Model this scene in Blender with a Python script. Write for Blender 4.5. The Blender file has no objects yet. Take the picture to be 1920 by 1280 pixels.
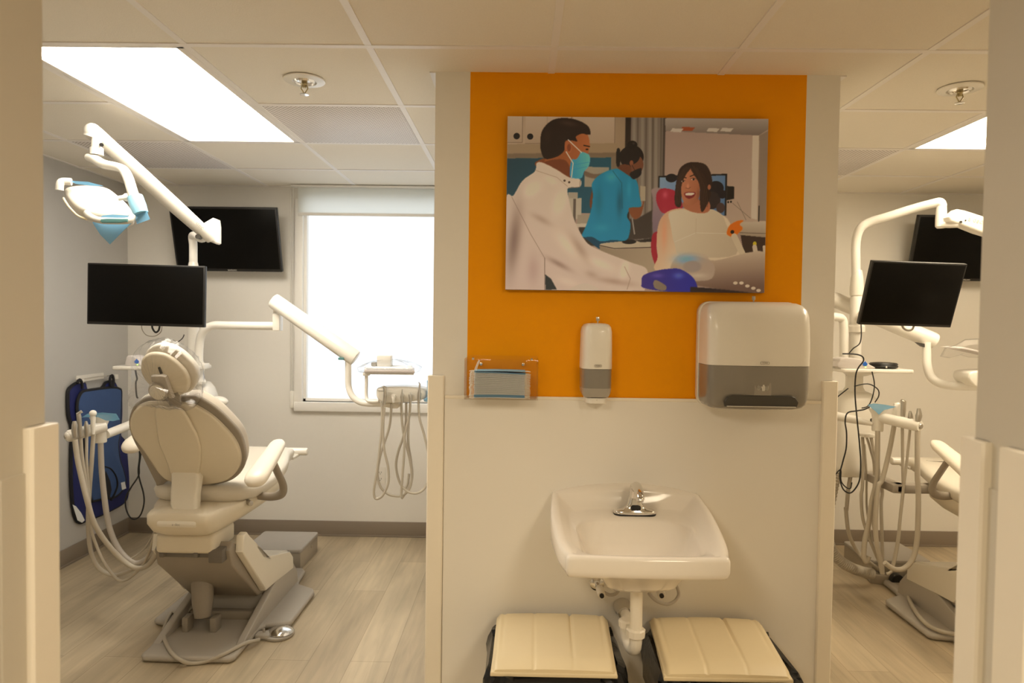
import bpy, bmesh, math, random
import numpy as np
from mathutils import Vector, Matrix
C = bpy.context.scene.collection
PI = math.pi
# ------------------------------------------------------------------ camera model (metres, x right, y deep, z up)
F, YAW, PITCH, ROLL, CZ = 1263.78, -.0117, -.0287, .0137, 1.488
_cy, _sy, _cp, _sp, _cr, _sr = math.cos(YAW), math.sin(YAW), math.cos(PITCH), math.sin(PITCH), math.cos(ROLL), math.sin(ROLL)
_f = Vector((_sy*_cp, _cy*_cp, _sp)); _r = Vector((_cy, -_sy, 0)); _u = _r.cross(_f)
CR = _cr*_r + _sr*_u; CU = -_sr*_r + _cr*_u; CF = _f
CAM = Vector((0, 0, CZ))
def ray(u, v): return CR*((u-960)/F) + CU*((640-v)/F) + CF
def P(u, v, y):
    d = ray(u, v); return CAM + d*(y/d.y)
def PZ(u, v, z):
    d = ray(u, v); return CAM + d*((z-CZ)/d.z)
def PX(u, v, x):
    d = ray(u, v); return CAM + d*(x/d.x)
def PN(u, v, p0, n):
    d = ray(u, v); return CAM + d*((Vector(p0)-CAM).dot(n)/d.dot(n))
def crop(pts, ox, oy, s): return [(ox+a/s, oy+b/s)+tuple(r) for a, b, *r in pts]

# ------------------------------------------------------------------ materials
MATS = {}
def mat(name, col, rough=.5, metal=0, emit=None, strength=0, trans=0, alpha=1, noise=0, nscale=40, bump=0, bscale=200, coat=0, spec=.5, ior=1.45):
    if name in MATS: return MATS[name]
    m = bpy.data.materials.new(name); m.use_nodes = True
    nt = m.node_tree; b = nt.nodes['Principled BSDF']
    c = (*col, 1)
    b.inputs['Base Color'].default_value = c
    b.inputs['Roughness'].default_value = rough; b.inputs['Metallic'].default_value = metal
    b.inputs['Specular IOR Level'].default_value = spec; b.inputs['IOR'].default_value = ior
    b.inputs['Coat Weight'].default_value = coat; b.inputs['Coat Roughness'].default_value = .08
    b.inputs['Transmission Weight'].default_value = trans; b.inputs['Alpha'].default_value = alpha
    if emit: b.inputs['Emission Color'].default_value = (*emit, 1); b.inputs['Emission Strength'].default_value = strength
    tc = nt.nodes.new('ShaderNodeTexCoord')
    n = nt.nodes.new('ShaderNodeTexNoise'); n.inputs['Scale'].default_value = nscale; n.inputs['Detail'].default_value = 4
    nt.links.new(tc.outputs['Object'], n.inputs['Vector'])
    mx = nt.nodes.new('ShaderNodeMix'); mx.data_type = 'RGBA'
    k = noise if noise else .012
    mx.inputs['A'].default_value = tuple(min(1, x*(1-k)) for x in col)+(1,); mx.inputs['B'].default_value = tuple(min(1, x*(1+k)) for x in col)+(1,)
    nt.links.new(n.outputs['Fac'], mx.inputs['Factor']); nt.links.new(mx.outputs['Result'], b.inputs['Base Color'])
    if bump:
        n2 = nt.nodes.new('ShaderNodeTexNoise'); n2.inputs['Scale'].default_value = bscale; n2.inputs['Detail'].default_value = 3
        nt.links.new(tc.outputs['Object'], n2.inputs['Vector'])
        bp = nt.nodes.new('ShaderNodeBump'); bp.inputs['Strength'].default_value = bump; bp.inputs['Distance'].default_value = .002
        nt.links.new(n2.outputs['Fac'], bp.inputs['Height']); nt.links.new(bp.outputs['Normal'], b.inputs['Normal'])
    MATS[name] = m; return m
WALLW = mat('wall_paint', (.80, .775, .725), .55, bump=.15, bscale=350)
FRONTW = mat('front_wall_dimmed_paint', (.60, .56, .48), .55, bump=.15, bscale=350)  # grey-beige wall paint, colour darkened to stand in for vignette on the jambs
GREYW = mat('grey_paint', (.50, .49, .475), .6, bump=.15, bscale=350)
ORANGE = mat('orange_paint', (.87, .335, .0), .6, spec=.15, noise=.03, nscale=3, bump=.12, bscale=350)
FRP = mat('wall_panel', (.82, .79, .735), .28, noise=.015, nscale=2, bump=.06, bscale=40)
GUARD = mat('corner_guard', (.86, .80, .69), .35)
BASEB = mat('baseboard_vinyl', (.25, .205, .16), .55)
CEIL = mat('ceiling_tile', (.81, .765, .685), .9, noise=.06, nscale=260, bump=.5, bscale=260)
GRID = mat('grid_paint', (.83, .80, .78), .45)
WHITEM = mat('white_metal', (.79, .765, .71), .35)
PLASTIC = mat('white_plastic', (.80, .77, .705), .32, coat=.3)
LAMPM = mat('lamp_plastic', (.64, .61, .545), .35, coat=.3)
SHELL = mat('chair_shell', (.71, .64, .51), .42)
SHELL2 = mat('chair_cover', (.78, .73, .63), .38)
TAUPE = mat('taupe_frame', (.30, .262, .215), .45)
BASEM = mat('base_grey', (.42, .385, .335), .4)
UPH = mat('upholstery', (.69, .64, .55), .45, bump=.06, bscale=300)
ARMP = mat('arm_pad', (.79, .73, .63), .35)
BLACK = mat('black_plastic', (.012, .011, .010), .45)
SCREEN = mat('screen', (.004, .0035, .003), .3, spec=.12)
CHROME = mat('chrome', (.75, .73, .70), .12, metal=1)
STEEL = mat('brushed_steel', (.50, .47, .42), .3, metal=1)
HOSE = mat('hose', (.47, .425, .35), .45)
HOSED = mat('hose_grey', (.42, .38, .33), .5)
CABLE = mat('black_cable', (.012, .012, .012), .4)
CERAM = mat('porcelain', (.84, .79, .72), .12, coat=.15, bump=0)
BEIGE = mat('beige_plastic', (.74, .63, .42), .42, bump=.05, bscale=150)
BAG = mat('bin_liner', (.008, .008, .008), .22, bump=.6, bscale=60)
SMOKE = mat('smoked_plastic', (.235, .215, .185), .16, coat=.5)
SMOKEL = mat('smoked_light', (.36, .33, .285), .2, coat=.4)
DARKG = mat('dark_slot', (.055, .05, .042), .4)
PVC = mat('pvc', (.82, .77, .68), .3)
BLUEF = mat('blue_fabric', (.038, .085, .235), .7, noise=.12, nscale=12, bump=.25, bscale=30)
NAVY = mat('navy_fabric', (.012, .018, .12), .75, noise=.1, nscale=12, bump=.25, bscale=30)
TRIMB = mat('black_trim', (.01, .01, .014), .7)
LBLUE = mat('blue_film', (.20, .46, .68), .25, alpha=.66)
LBLUE2 = mat('blue_film_solid', (.30, .60, .80), .3)
MASKB = mat('mask_blue', (.26, .52, .78), .8)
MASKW = mat('mask_white', (.86, .89, .93), .85)
LOOP = mat('ear_loop', (.86, .82, .74), .8)
BLINDM = mat('blind_fabric', (.80, .80, .75), .8)
WFRAME = mat('window_frame_paint', (.84, .82, .78), .4)
LOGO = mat('logo_grey', (.42, .39, .34), .5)
LOGOD = mat('logo_dark', (.12, .11, .10), .5)
LOGOL = mat('logo_light', (.62, .60, .55), .5)
_bt = BLINDM.node_tree; _o = [n for n in _bt.nodes if n.type == 'OUTPUT_MATERIAL'][0]; _t = _bt.nodes.new('ShaderNodeBsdfTranslucent'); _t.inputs[0].default_value = (.93, .93, .90, 1)
_m = _bt.nodes.new('ShaderNodeMixShader'); _m.inputs[0].default_value = .8; _bt.links.new(_bt.nodes['Principled BSDF'].outputs[0], _m.inputs[1]); _bt.links.new(_t.outputs[0], _m.inputs[2]); _bt.links.new(_m.outputs[0], _o.inputs[0])
DROPB = mat('blue_badge', (.02, .13, .55), .35)
TEALB = mat('teal_plastic', (.10, .24, .24), .3)
STEPM = mat('floor_box_top', (.40, .37, .335), .38)
STEPS = mat('floor_box_side', (.46, .42, .36), .35, metal=.5)
BRASS = mat('brass', (.45, .38, .22), .3, metal=1)
def glassy(name, col, t, rough=.05):
    m = bpy.data.materials.new(name); m.use_nodes = True; nt = m.node_tree
    for n in list(nt.nodes): nt.nodes.remove(n)
    o = nt.nodes.new('ShaderNodeOutputMaterial'); tr = nt.nodes.new('ShaderNodeBsdfTransparent'); gl = nt.nodes.new('ShaderNodeBsdfGlossy')
    tr.inputs['Color'].default_value = (*col, 1); gl.inputs['Roughness'].default_value = rough
    tc = nt.nodes.new('ShaderNodeTexCoord'); ns = nt.nodes.new('ShaderNodeTexNoise'); ns.inputs['Scale'].default_value = 28
    nt.links.new(tc.outputs['Object'], ns.inputs['Vector'])
    fr = nt.nodes.new('ShaderNodeLayerWeight'); fr.inputs['Blend'].default_value = .5; pw = nt.nodes.new('ShaderNodeMath'); pw.operation = 'POWER'; pw.inputs[1].default_value = 5; nt.links.new(fr.outputs['Facing'], pw.inputs[0])
    ad = nt.nodes.new('ShaderNodeMath'); ad.operation = 'MULTIPLY_ADD'; ad.inputs[1].default_value = .7; ad.inputs[2].default_value = t
    nt.links.new(pw.outputs[0], ad.inputs[0]); ad.use_clamp = True
    bp = nt.nodes.new('ShaderNodeBump'); bp.inputs['Strength'].default_value = .25 if t > .03 else .02; bp.inputs['Distance'].default_value = .01
    nt.links.new(ns.outputs['Fac'], bp.inputs['Height']); nt.links.new(bp.outputs[0], gl.inputs['Normal'])
    mx = nt.nodes.new('ShaderNodeMixShader'); nt.links.new(ad.outputs[0], mx.inputs[0])
    nt.links.new(tr.outputs[0], mx.inputs[1]); nt.links.new(gl.outputs[0], mx.inputs[2]); nt.links.new(mx.outputs[0], o.inputs[0])
    MATS[name] = m; return m
FILM = glassy('clear_film', (.972, .972, .975), .05, .22)
ACRYL = glassy('acrylic', (.985, .975, .96), .015, .03)
def emit(name, col, s, base=.8):
    m = bpy.data.materials.new(name); m.use_nodes = True; nt = m.node_tree
    b = nt.nodes['Principled BSDF']; b.inputs['Base Color'].default_value = (base, base, base, 1)
    b.inputs['Emission Color'].default_value = (*col, 1); b.inputs['Emission Strength'].default_value = s
    return m
LIGHTL = emit('light_diffuser', (1.0, .91, .77), 21)
LIGHTR = emit('light_diffuser_warm', (1.0, .85, .62), 18)
PANE = emit('daylit_frosted_pane', (.87, .94, 1.0), 1.3, .15)
LED = emit('green_led', (.5, 1, .1), 1.5)
# floor: pale oak planks running into the depth
def floor_mat():
    m = bpy.data.materials.new('oak_planks'); m.use_nodes = True; nt = m.node_tree; b = nt.nodes['Principled BSDF']
    N = nt.nodes.new; L = nt.links.new
    tc = N('ShaderNodeTexCoord'); mp = N('ShaderNodeMapping'); mp.inputs['Rotation'].default_value = (0, 0, PI/2)
    L(tc.outputs['Object'], mp.inputs['Vector'])
    br = N('ShaderNodeTexBrick'); br.offset = .37; br.inputs['Scale'].default_value = 1
    br.inputs['Brick Width'].default_value = 1.22; br.inputs['Row Height'].default_value = .18
    br.inputs['Mortar Size'].default_value = .0016; br.inputs['Mortar Smooth'].default_value = .3; br.inputs['Bias'].default_value = 0
    br.inputs['Color1'].default_value = (.54, .45, .31, 1); br.inputs['Color2'].default_value = (.44, .36, .245, 1); br.inputs['Mortar'].default_value = (.33, .26, .17, 1)
    L(mp.outputs[0], br.inputs['Vector'])
    mp2 = N('ShaderNodeMapping'); mp2.inputs['Scale'].default_value = (14, 1.1, 1); L(tc.outputs['Object'], mp2.inputs['Vector'])
    ns = N('ShaderNodeTexNoise'); ns.inputs['Scale'].default_value = 2.2; ns.inputs['Detail'].default_value = 7; ns.inputs['Distortion'].default_value = .8; L(mp2.outputs[0], ns.inputs['Vector'])
    mp3 = N('ShaderNodeMapping'); mp3.inputs['Scale'].default_value = (5, 1.2, 1); L(tc.outputs['Object'], mp3.inputs['Vector'])
    n3 = N('ShaderNodeTexNoise'); n3.inputs['Scale'].default_value = 1.3; n3.inputs['Detail'].default_value = 3; L(mp3.outputs[0], n3.inputs['Vector'])
    r1 = N('ShaderNodeMapRange'); r1.inputs['From Min'].default_value = .3; r1.inputs['From Max'].default_value = .7; r1.inputs['To Min'].default_value = .88; r1.inputs['To Max'].default_value = 1.1; L(ns.outputs['Fac'], r1.inputs['Value'])
    r2 = N('ShaderNodeMapRange'); r2.inputs['From Min'].default_value = .3; r2.inputs['From Max'].default_value = .7; r2.inputs['To Min'].default_value = .8; r2.inputs['To Max'].default_value = 1.14; L(n3.outputs['Fac'], r2.inputs['Value'])
    mu = N('ShaderNodeMath'); mu.operation = 'MULTIPLY'; L(r1.outputs[0], mu.inputs[0]); L(r2.outputs[0], mu.inputs[1])
    hs = N('ShaderNodeHueSaturation'); L(mu.outputs[0], hs.inputs['Value']); L(br.outputs['Color'], hs.inputs['Color']); L(hs.outputs[0], b.inputs['Base Color'])
    b.inputs['Roughness'].default_value = .42
    return m
FLOORM = floor_mat()
def perf_mat():
    m = bpy.data.materials.new('perforated_steel'); m.use_nodes = True; nt = m.node_tree; b = nt.nodes['Principled BSDF']
    N = nt.nodes.new; L = nt.links.new
    tc = N('ShaderNodeTexCoord'); mp = N('ShaderNodeMapping'); mp.inputs['Scale'].default_value = (72, 72, 0); mp.inputs['Rotation'].default_value = (0, 0, PI/4); L(tc.outputs['Object'], mp.inputs['Vector'])
    vo = N('ShaderNodeTexVoronoi'); vo.inputs['Scale'].default_value = 1; vo.inputs['Randomness'].default_value = 0; L(mp.outputs[0], vo.inputs['Vector'])
    rp = N('ShaderNodeMapRange'); rp.inputs['From Min'].default_value = .26; rp.inputs['From Max'].default_value = .36; L(vo.outputs['Distance'], rp.inputs['Value'])
    mx = N('ShaderNodeMix'); mx.data_type = 'RGBA'; mx.inputs['A'].default_value = (.30, .27, .26, 1); mx.inputs['B'].default_value = (.78, .74, .73, 1)
    L(rp.outputs[0], mx.inputs['Factor']); L(mx.outputs['Result'], b.inputs['Base Color']); b.inputs['Roughness'].default_value = .5
    return m
PERF = perf_mat()

# ------------------------------------------------------------------ geometry helpers
def cat(pts, n=8, closed=False):
    pts = [Vector(p) for p in pts]; out = []; m = len(pts)
    rng = range(m if closed else m-1)
    for i in rng:
        if closed: a, b, c, d = pts[(i-1) % m], pts[i], pts[(i+1) % m], pts[(i+2) % m]
        else: a, b, c, d = pts[max(i-1, 0)], pts[i], pts[i+1], pts[min(i+2, m-1)]
        for k in range(n):
            t = k/n
            out.append(.5*((2*b)+(c-a)*t+(2*a-5*b+4*c-d)*t*t+(3*b-a-3*c+d)*t**3))
    if not closed: out.append(pts[-1])
    return out
class MB:
    def __init__(s): s.v = []; s.f = []; s.m = []
    def add(s, vs, fs, mi=0):
        o = len(s.v); s.v += [tuple(v) for v in vs]; s.f += [tuple(i+o for i in f) for f in fs]; s.m += [mi]*len(fs)
    def loft(s, rings, cap=True, mi=0, closed=True):
        n = len(rings[0]); vs = [p for r in rings for p in r]; fs = []
        for i in range(len(rings)-1):
            for j in range(n if closed else n-1):
                k = (j+1) % n; fs.append((i*n+j, i*n+k, (i+1)*n+k, (i+1)*n+j))
        if cap and closed:
            for base, ring in ((0, rings[0]), ((len(rings)-1)*n, rings[-1])):
                c = sum((Vector(p) for p in ring), Vector())/n; ci = len(vs); vs.append(c)
                for j in range(n):
                    k = (j+1) % n
                    fs.append((base+k, base+j, ci) if base == 0 else (base+j, base+k, ci))
        s.add(vs, fs, mi); return s
    def tube(s, path, r, n=10, cap=True, flat=1, mi=0, up=None):
        path = [Vector(p) for p in path]; m = len(path)
        rs = r if isinstance(r, (list, tuple)) else [r]*m
        if len(rs) != m: rs = [rs[min(int(i*(len(rs)-1)/(m-1)), len(rs)-2)]*(1-((i*(len(rs)-1)/(m-1)) % 1 if i < m-1 else 1)) + rs[min(int(i*(len(rs)-1)/(m-1))+1, len(rs)-1) if i < m-1 else len(rs)-1]*((i*(len(rs)-1)/(m-1)) % 1 if i < m-1 else 1) for i in range(m)]
        rings = []; t0 = (path[1]-path[0]).normalized()
        nrm = Vector(up) if up else (Vector((0, 0, 1)) if abs(t0.z) < .9 else Vector((1, 0, 0)))
        nrm = (nrm - t0*nrm.dot(t0)).normalized()
        for i, p in enumerate(path):
            t = (path[min(i+1, m-1)]-path[max(i-1, 0)]).normalized()
            nrm = (nrm - t*nrm.dot(t)).normalized(); b = t.cross(nrm)
            rings.append([p+(nrm*math.cos(a)*flat+b*math.sin(a))*rs[i] for a in [2*PI*k/n for k in range(n)]])
        return s.loft(rings, cap, mi)
    def hose(s, pts, r, n=8, k=8, mi=0): return s.tube(cat(pts, k), r, n, mi=mi)
    def cyl(s, a, b, r, n=24, bev=0, r2=None, mi=0):
        a, b = Vector(a), Vector(b); r2 = r if r2 is None else r2; d = (b-a).normalized()
        if bev: return s.tube([a, a+d*bev*.3, a+d*bev, b-d*bev, b-d*bev*.3, b], [r-bev, r-bev*.3, r, r2, r2-bev*.3, r2-bev], n, mi=mi)
        return s.tube([a, b], [r, r2], n, mi=mi)
    def lathe(s, prof, c, n=32, mi=0, sx=1, sy=1):
        c = Vector(c)
        return s.loft([[c+Vector((r*math.cos(a)*sx, r*math.sin(a)*sy, z)) for a in [2*PI*k/n for k in range(n)]] for r, z in prof], True, mi)
    def box(s, x0, x1, y0, y1, z0, z1, bev=0, mi=0, M=None, seg=2):
        bm = bmesh.new(); bmesh.ops.create_cube(bm, size=1)
        for v in bm.verts: v.co = Vector(((x0+x1)/2+v.co.x*(x1-x0), (y0+y1)/2+v.co.y*(y1-y0), (z0+z1)/2+v.co.z*(z1-z0)))
        if bev: bmesh.ops.bevel(bm, geom=bm.edges[:], offset=bev, segments=seg, profile=.5, affect='EDGES')
        bm.verts.ensure_lookup_table(); bm.verts.index_update()
        vs = [v.co.copy() for v in bm.verts]
        if M is not None: vs = [M @ v for v in vs]
        s.add(vs, [[v.index for v in f.verts] for f in bm.faces], mi); bm.free(); return s
    def slab(s, pts, n, t, r=0, mi=0, dome=0, rb=None):
        """closed outline on a plane, thickened along n by t; edge radius r; domed front"""
        pts = [Vector(p) for p in pts]; n = Vector(n).normalized(); m = len(pts)
        area = Vector()
        for i in range(m): area += pts[i].cross(pts[(i+1) % m])
        if area.dot(n) < 0: pts.reverse()
        def off(d):
            o = []
            for i in range(m):
                e1 = (pts[i]-pts[i-1]); e2 = (pts[(i+1) % m]-pts[i])
                n1 = n.cross(e1).normalized() if e1.length > 1e-9 else Vector(); n2 = n.cross(e2).normalized() if e2.length > 1e-9 else Vector()
                q = (n1+n2)
                if q.length < 1e-6: o.append(pts[i].copy()); continue
                q.normalize(); c = max(.35, q.dot(n1) if n1.length else 1)
                o.append(pts[i]+q*d/c)
            return o
        rb = r if rb is None else rb; rings = []
        if rb:
            for a in (0, 30, 60, 90): rings.append([p+n*(rb-rb*math.cos(math.radians(a))) for p in off(rb-rb*math.sin(math.radians(a)))])
        else: rings.append(pts)
        if r:
            for a in (0, 25, 50, 70, 90): rings.append([p+n*(t-r+r*math.sin(math.radians(a))) for p in off(r-r*math.cos(math.radians(a)))])
        else: rings.append([p+n*t for p in pts])
        if dome:
            last = rings[-1]; c = sum(last, Vector())/m
            for k in (.85, .65, .4, .18): rings.append([c+(p-c)*k+n*dome*(1-k*k) for p in last])
        return s.loft(rings, True, mi)
    def sphere(s, c, r, n=16, sx=1, sy=1, sz=1, mi=0):
        c = Vector(c); k = n//2
        return s.loft([[c+Vector((r*sx*math.sin(PI*i/k)*math.cos(2*PI*j/n), r*sy*math.sin(PI*i/k)*math.sin(2*PI*j/n), -r*sz*math.cos(PI*i/k))) for j in range(n)] for i in [.02]+list(range(1, k))+[k-.02]], True, mi)
def obj(name, mb, mats, parent=None, origin=None, smooth=38, kind=None):
    vs = mb.v
    if parent is not None: org = Vector(parent.get('_o', (0, 0, 0)))
    else:
        if origin is None:
            a = np.array(vs); lo = a.min(0); hi = a.max(0); origin = ((lo[0]+hi[0])/2, (lo[1]+hi[1])/2, lo[2])
        org = Vector(origin)
    me = bpy.data.meshes.new(name); me.from_pydata([tuple(Vector(v)-org) for v in vs], [], mb.f)
    ml = mats if isinstance(mats, (list, tuple)) else [mats]
    for m in ml: me.materials.append(m)
    if len(ml) > 1: me.polygons.foreach_set('material_index', mb.m)
    bm = bmesh.new(); bm.from_mesh(me); bmesh.ops.remove_doubles(bm, verts=bm.verts, dist=1e-6); bmesh.ops.recalc_face_normals(bm, faces=bm.faces); bm.to_mesh(me); bm.free()
    if smooth: me.shade_smooth() if hasattr(me, 'shade_smooth') else None; me.set_sharp_from_angle(angle=math.radians(smooth))
    me.update()
    o = bpy.data.objects.new(name, me); C.objects.link(o)
    if parent is not None: o.parent = parent; o['_o'] = tuple(org)
    else: o.location = org; o['_o'] = tuple(org)
    if kind: o['kind'] = kind
    return o
def tag(o, label, cat_=None, group=None, kind=None):
    if label: o['label'] = label
    if cat_: o['category'] = cat_
    if group: o['group'] = group
    if kind: o['kind'] = kind
    return o
def thing(name, loc, label, cat_, group=None):
    o = bpy.data.objects.new(name, None); C.objects.link(o); o.location = loc; o.empty_display_size = .05; o['_o'] = tuple(loc)
    return tag(o, label, cat_, group)
def copy_tree(o, shift, label=None, parent=None):
    kids = [k for k in bpy.data.objects if k.parent == o]
    c = o.copy(); C.objects.link(c)
    if parent is None:
        c.location = Vector(o.location)+Vector(shift)
        if label: c['label'] = label
    else: c.parent = parent
    for k in kids: copy_tree(k, shift, None, c)
    return c
def text(body, size, M, name, m, parent=None, ext=.0006, label=None):
    cu = bpy.data.curves.new(name, 'FONT'); cu.body = body; cu.size = size; cu.extrude = ext; cu.align_x = 'CENTER'; cu.align_y = 'CENTER'; cu.resolution_u = 3
    t = bpy.data.objects.new(name+'_t', cu); C.objects.link(t); bpy.context.view_layer.update()
    me = bpy.data.meshes.new_from_object(t.evaluated_get(bpy.context.evaluated_depsgraph_get()))
    vs = [M @ v.co for v in me.vertices]; fs = [tuple(p.vertices) for p in me.polygons]
    bpy.data.objects.remove(t); bpy.data.meshes.remove(me)
    mb = MB(); mb.add(vs, fs); return obj(name, mb, m, parent, smooth=0)
def frame(o, ex, ey, ez): # matrix from axes
    ex, ey, ez = Vector(ex).normalized(), Vector(ey).normalized(), Vector(ez).normalized()
    return Matrix(((ex.x, ey.x, ez.x, o[0]), (ex.y, ey.y, ez.y, o[1]), (ex.z, ey.z, ez.z, o[2]), (0, 0, 0, 1)))
FACING = lambda o: frame(o, (1, 0, 0), (0, 0, 1), (0, -1, 0))   # text plane facing the corridor
def rrect(w, h, r, k=5):
    o = []
    for cx, cy, a0 in ((w/2-r, h/2-r, 0), (-w/2+r, h/2-r, 90), (-w/2+r, -h/2+r, 180), (w/2-r, -h/2+r, 270)):
        for i in range(k+1):
            a = math.radians(a0+90*i/k); o.append((cx+r*math.cos(a), cy+r*math.sin(a)))
    return o

# ================================================================== THE SETTING
CE = 2.386; YB = 4.592; XL = -2.69; XR = 4.15; YR = -3.2; T = .6096; GX, GY = .0998, 1.6274
def S(name, mb, m, **k): return obj(name, mb, m, kind='structure', **k)
S('floor', MB().box(XL-.1, XR+.1, YR-.1, YB+.12, -.08, 0), FLOORM, smooth=0, origin=(0, 0, 0))
LIGHTS = [(-3, 1, 2), (3, 1, 2)]   # column, row, rows long
VENTS = [(-2, 2), (-4, 3), (2, 3)]
HALL = [(-3, -3, 2), (2, -3, 2)]
tiles = MB(); occ = set()
for i, j, n in LIGHTS+HALL:
    for k in range(n): occ.add((i, j+k))
for v in VENTS: occ.add(v)
def clampx(x): return min(max(x, XL), XR)
def clampy(y): return min(max(y, YR), YB)
for i in range(-6, 9):
    for j in range(-9, 6):
        if (i, j) in occ: continue
        x0, x1, y0, y1 = clampx(GX+i*T+.002), clampx(GX+(i+1)*T-.002), clampy(GY+j*T+.002), clampy(GY+(j+1)*T-.002)
        if x1-x0 < .01 or y1-y0 < .01: continue
        tiles.box(x0, x1, y0, y1, CE+.003, CE+.02)
S('ceiling', tiles, CEIL, smooth=0, origin=(0, 0, CE))
g = MB()
for i in range(-5, 8):
    x = GX+i*T
    if XL < x < XR: g.box(x-.012, x+.012, YR, YB, CE, CE+.004)
for j in range(-8, 6):
    y = GY+j*T
    if not YR < y < YB: continue
    for i in range(-6, 8):
        if (i, j) in occ and (i, j-1) in occ and any(i == a and b < j < b+n for a, b, n in LIGHTS+HALL): continue
        xa, xb = clampx(GX+i*T), clampx(GX+(i+1)*T)
        if xb > xa: g.box(xa, xb, y-.012, y+.012, CE-.0006, CE+.003)
g.box(-.318-.022, -.318, 2.46, YB, CE-.0015, CE+.003); g.box(1.138, 1.16, 2.46, YB, CE-.0015, CE+.003); g.box(XL, XL+.02, YR, YB, CE-.001, CE+.003); g.box(XL, XR, YB-.02, YB, CE-.001, CE+.003)
S('trim_1', g, GRID, smooth=0, origin=(0, 0, CE))
S('trim_2', MB().box(XL-.1, XR+.1, YR-.1, YB+.1, CE+.12, CE+.16), WALLW, smooth=0)   # structural deck above the tiles
# walls; the window opening in the back wall
WX0, WX1, WZ0, WZ1 = -1.49, -.36, .93, 2.30
bw = MB().box(XL-.1, WX0, YB, YB+.12, 0, CE+.14).box(WX1, XR+.1, YB, YB+.12, 0, CE+.14).box(WX0, WX1, YB, YB+.12, 0, WZ0).box(WX0, WX1, YB, YB+.12, WZ1, CE+.14)
S('wall_back', bw, WALLW, smooth=0)
S('wall_left', MB().box(XL-.12, XL, YR-.1, YB, 0, CE+.14), GREYW, smooth=0)
S('wall_right', MB().box(XR, XR+.12, YR-.1, YB, 0, CE+.14), WALLW, smooth=0)
S('wall_rear', MB().box(XL, XR, YR-.12, YR, 0, CE+.14), WALLW, smooth=0)
# partition between the two rooms: white with an orange painted field
PY = 2.46; PX0, PX1 = -.318, 1.138; OX0, OX1, OZ = -.192, 1.018, 1.212
pm = MB()
pm.box(PX0, PX1, PY+.001, YB, 0, CE+.003)
def quad(mb, x0, x1, z0, z1, y, mi): mb.add([(x0, y, z0), (x1, y, z0), (x1, y, z1), (x0, y, z1)], [(0, 1, 2, 3)], mi)
pm = MB()
quad(pm, PX0, OX0, 0, CE+.003, PY, 0); quad(pm, OX1, PX1, 0, CE+.003, PY, 0); quad(pm, OX0, OX1, 0, OZ, PY, 0); quad(pm, OX0, OX1, OZ, CE+.003, PY, 1)
pm.add([(PX0, PY, 0), (PX0, YB, 0), (PX0, YB, CE+.003), (PX0, PY, CE+.003)], [(0, 1, 2, 3)]); pm.add([(PX1, PY, 0), (PX1, YB, 0), (PX1, YB, CE+.003), (PX1, PY, CE+.003)], [(3, 2, 1, 0)])
pm.add([(PX0, YB, 0), (PX1, YB, 0), (PX1, YB, CE+.003), (PX0, YB, CE+.003)], [(0, 1, 2, 3)])
pm.add([(PX0, PY, CE+.003), (PX1, PY, CE+.003), (PX1, YB, CE+.003), (PX0, YB, CE+.003)], [(0, 1, 2, 3)]); pm.add([(PX0, PY, 0), (PX1, PY, 0), (PX1, YB, 0), (PX0, YB, 0)], [(3, 2, 1, 0)])
S('wall_center', pm, [WALLW, ORANGE], smooth=0)
S('trim_3', MB().box(-.272, 1.098, PY-.005, PY, 0, OZ-.004), FRP, smooth=0)
S('trim_4', MB().box(-.272, 1.098, PY-.008, PY, OZ-.006, OZ+.006, .002), GUARD)
def guard(mb, cx, cy, sx, sy, leg=.05, t=.014, h=1.29):
    """L-shaped end guard round the outside corner (cx,cy); sx, sy point into the wall"""
    L = [(cx-sx*t, cy-sy*t), (cx+sx*leg, cy-sy*t), (cx+sx*leg, cy), (cx, cy), (cx, cy+sy*leg), (cx-sx*t, cy+sy*leg)]
    e = .004; L = [(cx-sx*(t-e), cy-sy*t), (cx+sx*(leg-e), cy-sy*t), (cx+sx*leg, cy-sy*(t-e)), (cx+sx*leg, cy), (cx, cy), (cx, cy+sy*leg), (cx-sx*(t-e), cy+sy*leg), (cx-sx*t, cy+sy*(leg-e)), (cx-sx*t, cy-sy*(t-e))]
    mb.slab([Vector((x, y, 0)) for x, y in L], (0, 0, 1), h, .003)
S('trim_5', (lambda m: (guard(m, PX0, PY, 1, 1, .044, .016), m)[1])(MB()), GUARD)
S('trim_6', (lambda m: (guard(m, PX1, PY, -1, 1, .04, .016, 1.29), m)[1])(MB()), GUARD)
# front wall of the corridor with the opening one looks through
HL, HR, HY0, HY1 = -.872, .827, 1.085, 1.225
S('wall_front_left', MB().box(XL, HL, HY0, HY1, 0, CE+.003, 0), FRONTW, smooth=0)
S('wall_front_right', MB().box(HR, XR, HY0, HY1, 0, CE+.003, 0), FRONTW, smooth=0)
def guard2(x, sx, far, leg, t=.017):
    m = MB(); cy = HY1 if far else HY0; s = -1 if far else 1
    guard(m, x, cy, sx, s, leg, t); return m
S('trim_7', guard2(HL, -1, True, .055), GUARD); S('trim_8', guard2(HR, 1, True, .045), GUARD)
S('trim_9', guard2(HR, 1, False, .058), GUARD)
S('trim_10', MB().box(HL-.001, HL+.004, HY0+.03, HY1-.055, 0, 1.21), FRONTW, smooth=0)
S('trim_11', MB().box(HR-.004, HR+.001, HY0+.058, HY1-.045, 0, 1.21), FRONTW, smooth=0)
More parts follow.
